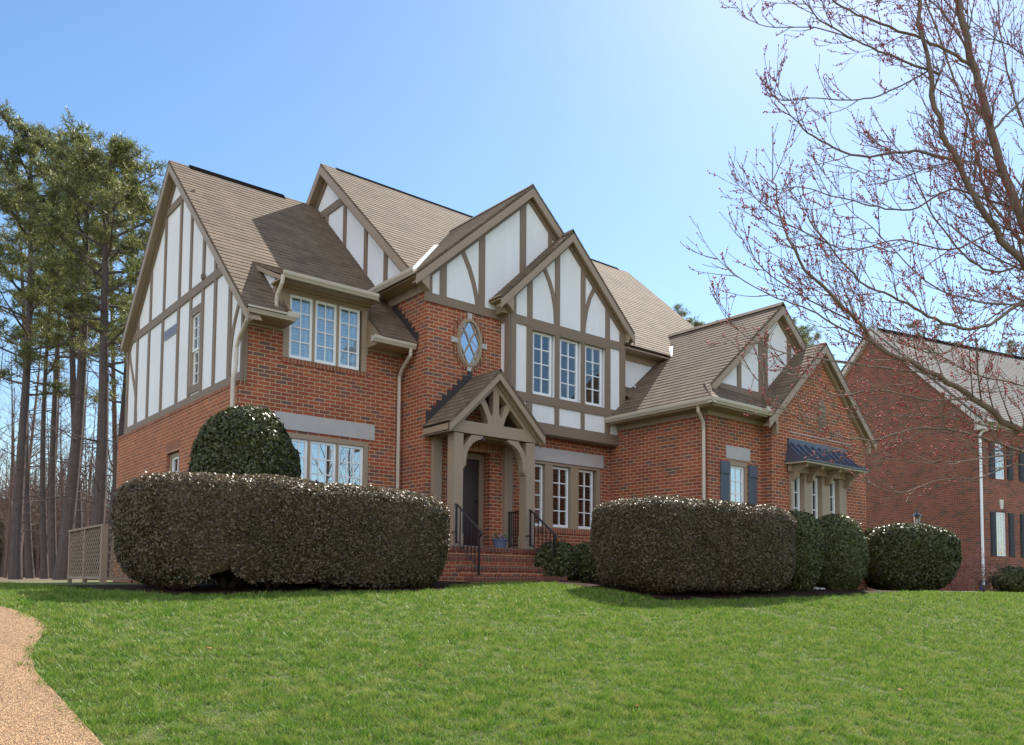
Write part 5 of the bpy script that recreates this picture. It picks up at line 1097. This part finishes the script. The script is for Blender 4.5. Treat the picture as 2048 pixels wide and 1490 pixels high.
def limb(px, r0, r1, nt=12, tl=.8, budd=.45, dj=.25):
    P = smooth([at(a, b_, d_) for a, b_, d_ in px], 5); n_ = len(P)
    for i_ in range(1, n_ - 1): P[i_] = P[i_] + rvec(rg) * min(.02, r0 * .4)
    rr = [.70 * (r0 + (r1 - r0) * (i_ / (n_ - 1)) ** .8) for i_ in range(n_)]
    mm.tube(P, rr, 9 if r0 > .03 else 6, cap=False)
    Lt = sum((P[i_ + 1] - P[i_]).length for i_ in range(n_ - 1)); nt = int(Lt / .14)
    for k in range(nt):
        t_ = (k + rg.random()) / nt * .97 + .03; i_ = min(n_ - 2, int(t_ * (n_ - 1))); b_ = P[i_]; a = (P[i_ + 1] - P[i_]).normalized(); s_ = rvec(rg); s_ = (s_ - a * s_.dot(a)).normalized(); s_ = (s_ - CAMR * .25 - Vector((0, 0, .1)))
        twig(b_, a * .95 + s_ * .75, tl * 1.15 * rg.uniform(.45, 1.2) * (1 - .45 * t_), max(rr[i_] * .30, .0048), 2 if rg.random() < .65 else 1, budd)
    twig(P[-1], P[-1] - P[-2], tl * .5, r1 * .9, 1, budd)
# trunk outside the frame, on the ground
tb = at(2560, 1300, 8.6); gz = float(terr(tb.x, tb.y)); fork = at(2420, 1010, 8.6)
mm.tube([Vector((tb.x, tb.y, gz - .1)), Vector((tb.x, tb.y, gz + .25)), tb.lerp(fork, .5), fork], [.22, .17, .155, .14], 12)
limb([(2420, 1010, 8.6), (2240, 760, 8.6), (2110, 560, 8.5), (2035, 420, 8.4), (1985, 260, 8.3), (1940, 110, 8.2), (1905, -60, 8.1), (1890, -200, 8.1)], .085, .035, 12, .9)
limb([(2420, 1010, 8.6), (2200, 700, 8.2), (2060, 545, 8.0), (1990, 460, 7.9), (1925, 345, 7.8), (1880, 240, 7.7), (1850, 110, 7.6), (1830, -40, 7.6)], .065, .022, 14, .9)
limb([(2110, 560, 8.5), (2030, 470, 8.8), (1970, 380, 8.9), (1945, 270, 9.0), (1900, 130, 9.1), (1835, -30, 9.2)], .030, .014, 10, .8)
limb([(1918, 325, 7.8), (1830, 303, 7.7), (1720, 312, 7.6), (1640, 280, 7.5), (1590, 240, 7.4), (1560, 205, 7.4)], .022, .006, 10, .6, .5)
limb([(1935, 125, 8.2), (1860, 85, 8.0), (1780, 55, 7.8), (1700, 22, 7.7), (1640, -20, 7.6)], .024, .010, 10, .7, .55)
limb([(1880, 150, 7.7), (1790, 115, 7.6), (1710, 80, 7.5), (1640, 40, 7.4), (1600, -10, 7.4)], .018, .006, 10, .6, .6)
limb([(1860, 140, 7.7), (1760, 190, 7.6), (1690, 200, 7.5), (1620, 195, 7.4), (1560, 200, 7.3), (1540, 165, 7.3)], .012, .004, 8, .5, .6)
limb([(1710, 80, 7.5), (1630, 55, 7.5), (1550, 55, 7.4), (1500, 40, 7.4), (1472, 12, 7.4)], .009, .003, 5, .3, .5)
limb([(2420, 1010, 8.6), (2220, 940, 8.0), (2048, 868, 7.6), (1950, 795, 7.4), (1860, 745, 7.2), (1760, 690, 7.1), (1680, 610, 7.0), (1600, 520, 6.9), (1560, 420, 6.9), (1545, 350, 6.9)], .060, .006, 22, .8, .5)
limb([(2240, 760, 8.6), (2120, 690, 8.0), (2048, 610, 7.8), (1960, 655, 7.6), (1870, 640, 7.4), (1800, 600, 7.3), (1720, 560, 7.2), (1640, 470, 7.1), (1610, 420, 7.1)], .035, .006, 16, .75, .5)
limb([(2110, 560, 8.5), (2048, 530, 8.2), (1990, 545, 8.0), (1930, 510, 7.9), (1860, 420, 7.8), (1820, 330, 7.7), (1780, 280, 7.6)], .022, .006, 12, .7, .45)
limb([(2035, 420, 8.4), (1980, 400, 8.4), (1900, 380, 8.2), (1820, 420, 8.0), (1740, 410, 7.9), (1660, 390, 7.8), (1590, 375, 7.7), (1500, 395, 7.6)], .020, .004, 12, .6, .5)
limb([(1760, 690, 7.1), (1690, 660, 7.0), (1620, 620, 6.9), (1540, 590, 6.8), (1470, 550, 6.8), (1420, 500, 6.8)], .015, .003, 11, .5, .45)
limb([(1860, 745, 7.2), (1760, 735, 7.0), (1660, 720, 6.9), (1570, 705, 6.8), (1490, 670, 6.8), (1450, 620, 6.8)], .014, .003, 10, .5, .45)
limb([(2200, 980, 8.0), (2048, 905, 7.6), (1960, 875, 7.4), (1850, 855, 7.2), (1740, 880, 7.1), (1640, 860, 7.0), (1560, 810, 6.9), (1500, 740, 6.9)], .024, .004, 14, .6, .35)
limb([(1950, 795, 7.4), (1860, 800, 7.2), (1760, 780, 7.1), (1670, 790, 7.0), (1600, 750, 6.9), (1530, 700, 6.8)], .016, .003, 11, .55, .4)
limb([(2200, 985, 8.0), (2048, 930, 7.5), (1960, 955, 7.3), (1880, 960, 7.2), (1800, 985, 7.1), (1730, 960, 7.0)], .014, .003, 8, .4, .2)
limb([(2048, 905, 7.6), (1940, 920, 7.2), (1850, 925, 7.1), (1760, 915, 7.0), (1690, 905, 6.9)], .012, .003, 8, .4, .3)
limb([(2048, 868, 7.6), (1920, 840, 7.4), (1830, 830, 7.3), (1720, 835, 7.2), (1640, 820, 7.1)], .013, .003, 9, .45, .35)
limb([(2110, 560, 8.5), (2048, 600, 8.2), (1990, 630, 8.0), (1900, 700, 7.9), (1840, 700, 7.8), (1760, 650, 7.7)], .016, .004, 9, .6, .4)
limb([(2240, 760, 8.6), (2120, 780, 8.4), (2000, 760, 8.2), (1930, 740, 8.0), (1850, 690, 7.9), (1780, 650, 7.9)], .02, .004, 10, .6, .4)
limb([(2110, 560, 8.5), (2080, 350, 8.8), (2030, 200, 9.0), (2000, 60, 9.1), (1990, -80, 9.2)], .02, .008, 10, .7, .4)
limb([(2420, 1010, 8.6), (2350, 740, 8.6), (2270, 430, 8.6), (2150, 200, 8.7), (2048, 110, 8.7), (1980, 70, 8.6), (1930, 30, 8.5)], .02, .005, 10, .6, .4)
limb([(1990, 460, 7.9), (1900, 500, 7.6), (1800, 480, 7.4), (1700, 500, 7.3), (1620, 470, 7.2), (1560, 440, 7.1)], .014, .004, 9, .6, .5)
limb([(2035, 420, 8.4), (1960, 330, 8.1), (1880, 330, 7.9), (1780, 360, 7.8), (1690, 330, 7.7)], .014, .004, 9, .6, .5)
limb([(1985, 260, 8.3), (2060, 180, 8.3), (2110, 80, 8.3), (2120, -60, 8.3)], .02, .006, 9, .7, .5)
limb([(1940, 110, 8.2), (1880, 20, 8.0), (1800, -30, 7.9), (1700, -60, 7.8)], .016, .006, 9, .7, .5)
limb([(2048, 610, 7.8), (1940, 600, 7.5), (1850, 560, 7.3), (1760, 470, 7.2), (1700, 420, 7.1)], .014, .004, 9, .6, .5)
limb([(1700, 640, 7.0), (1620, 600, 6.9), (1530, 540, 6.8), (1480, 470, 6.8)], .012, .003, 9, .5, .5)
mm.build('trunk', M['bark_maple'], MT, uv=False, recalc=False, smooth=True); tw.build('branches', M['bark_maple'], MT, uv=False, recalc=False)
BC = np.array([tuple(b_[0]) for b_ in buds]); BS = np.array([b_[1] for b_ in buds]); oct_ = np.array([(1, 0, 0), (-1, 0, 0), (0, 1, 0), (0, -1, 0), (0, 0, 1.3), (0, 0, -1.3)], float)
bv = (BC[:, None, :] + oct_[None] * BS[:, None, None]).reshape(-1, 3); of = np.array([(0, 2, 4), (2, 1, 4), (1, 3, 4), (3, 0, 4), (2, 0, 5), (1, 2, 5), (3, 1, 5), (0, 3, 5)]); bf = (np.arange(len(BC))[:, None, None] * 6 + of[None]).reshape(-1, 3)
np_mesh('buds', bv, bf, M['bud'], MT)['kind'] = 'stuff'

# ------------------------------------------------------------------ grass blades
rs = np.random.RandomState(1); n = 980000
ang = rs.uniform(R(39.4 - 36), R(39.4 + 44), n); d = np.exp(rs.uniform(np.log(3.6), np.log(26), n))
gx = CAM.x + np.sin(ang) * d; gy = CAM.y + np.cos(ang) * d
bedf = bed_front(gx)
ex = edge_x(np.clip(gy, -14.5, -3.6))
ok = (gx > ex + rs.normal(0, .03, n) + .03 * np.sin(gy * 23) * np.sin(gy * 9)) & ~((gx > -2.85) & (gx < 17.2) & (gy > bedf - rs.rand(n) * .1)) & ~((gy > 3.9) & (gx > -1.3)) & ~((gx > -.3) & (gy > -1)) & (gy < 9) & (gx < 27)
ok &= ~((gx > 2.8) & (gx < 5.1) & (gy > -2.78))
gx, gy, d = gx[ok], gy[ok], d[ok]; n = len(gx); gz = terr(gx, gy) + .012 * np.sin(gx * 1.3 + 1.1 * np.sin(gy * .9)) * np.cos(gy * 1.1)
hn = np.array([noise.noise(Vector((x * 1.7, y * 1.7, 0))) for x, y in zip(gx[::1], gy[::1])])
hn2 = np.array([noise.noise(Vector((x * 7, y * 7, 3))) for x, y in zip(gx, gy)])
h = .78 * np.maximum(.016, .030 + .026 * hn + .045 * hn2 + rs.rand(n) * .032) * np.clip(.75 + d * .03, .8, 1.3); w_ = .0014 + .00045 * d
a = rs.uniform(0, 2 * np.pi, n); ln = rs.rand(n) * 1.5 * h; la = rs.uniform(0, 2 * np.pi, n)
b0 = np.stack([gx, gy, gz - .004], 1); sx = np.stack([np.cos(a) * w_, np.sin(a) * w_, 0 * a], 1); tip = b0 + np.stack([np.cos(la) * ln, np.sin(la) * ln, h], 1)
v = np.stack([b0 - sx, b0 + sx, tip], 1).reshape(-1, 3); o = np_mesh('grass', v, np.arange(n * 3).reshape(n, 3), M['grass']); tag(o, 'short green lawn grass sloping up to the house', 'grass', kind='stuff')
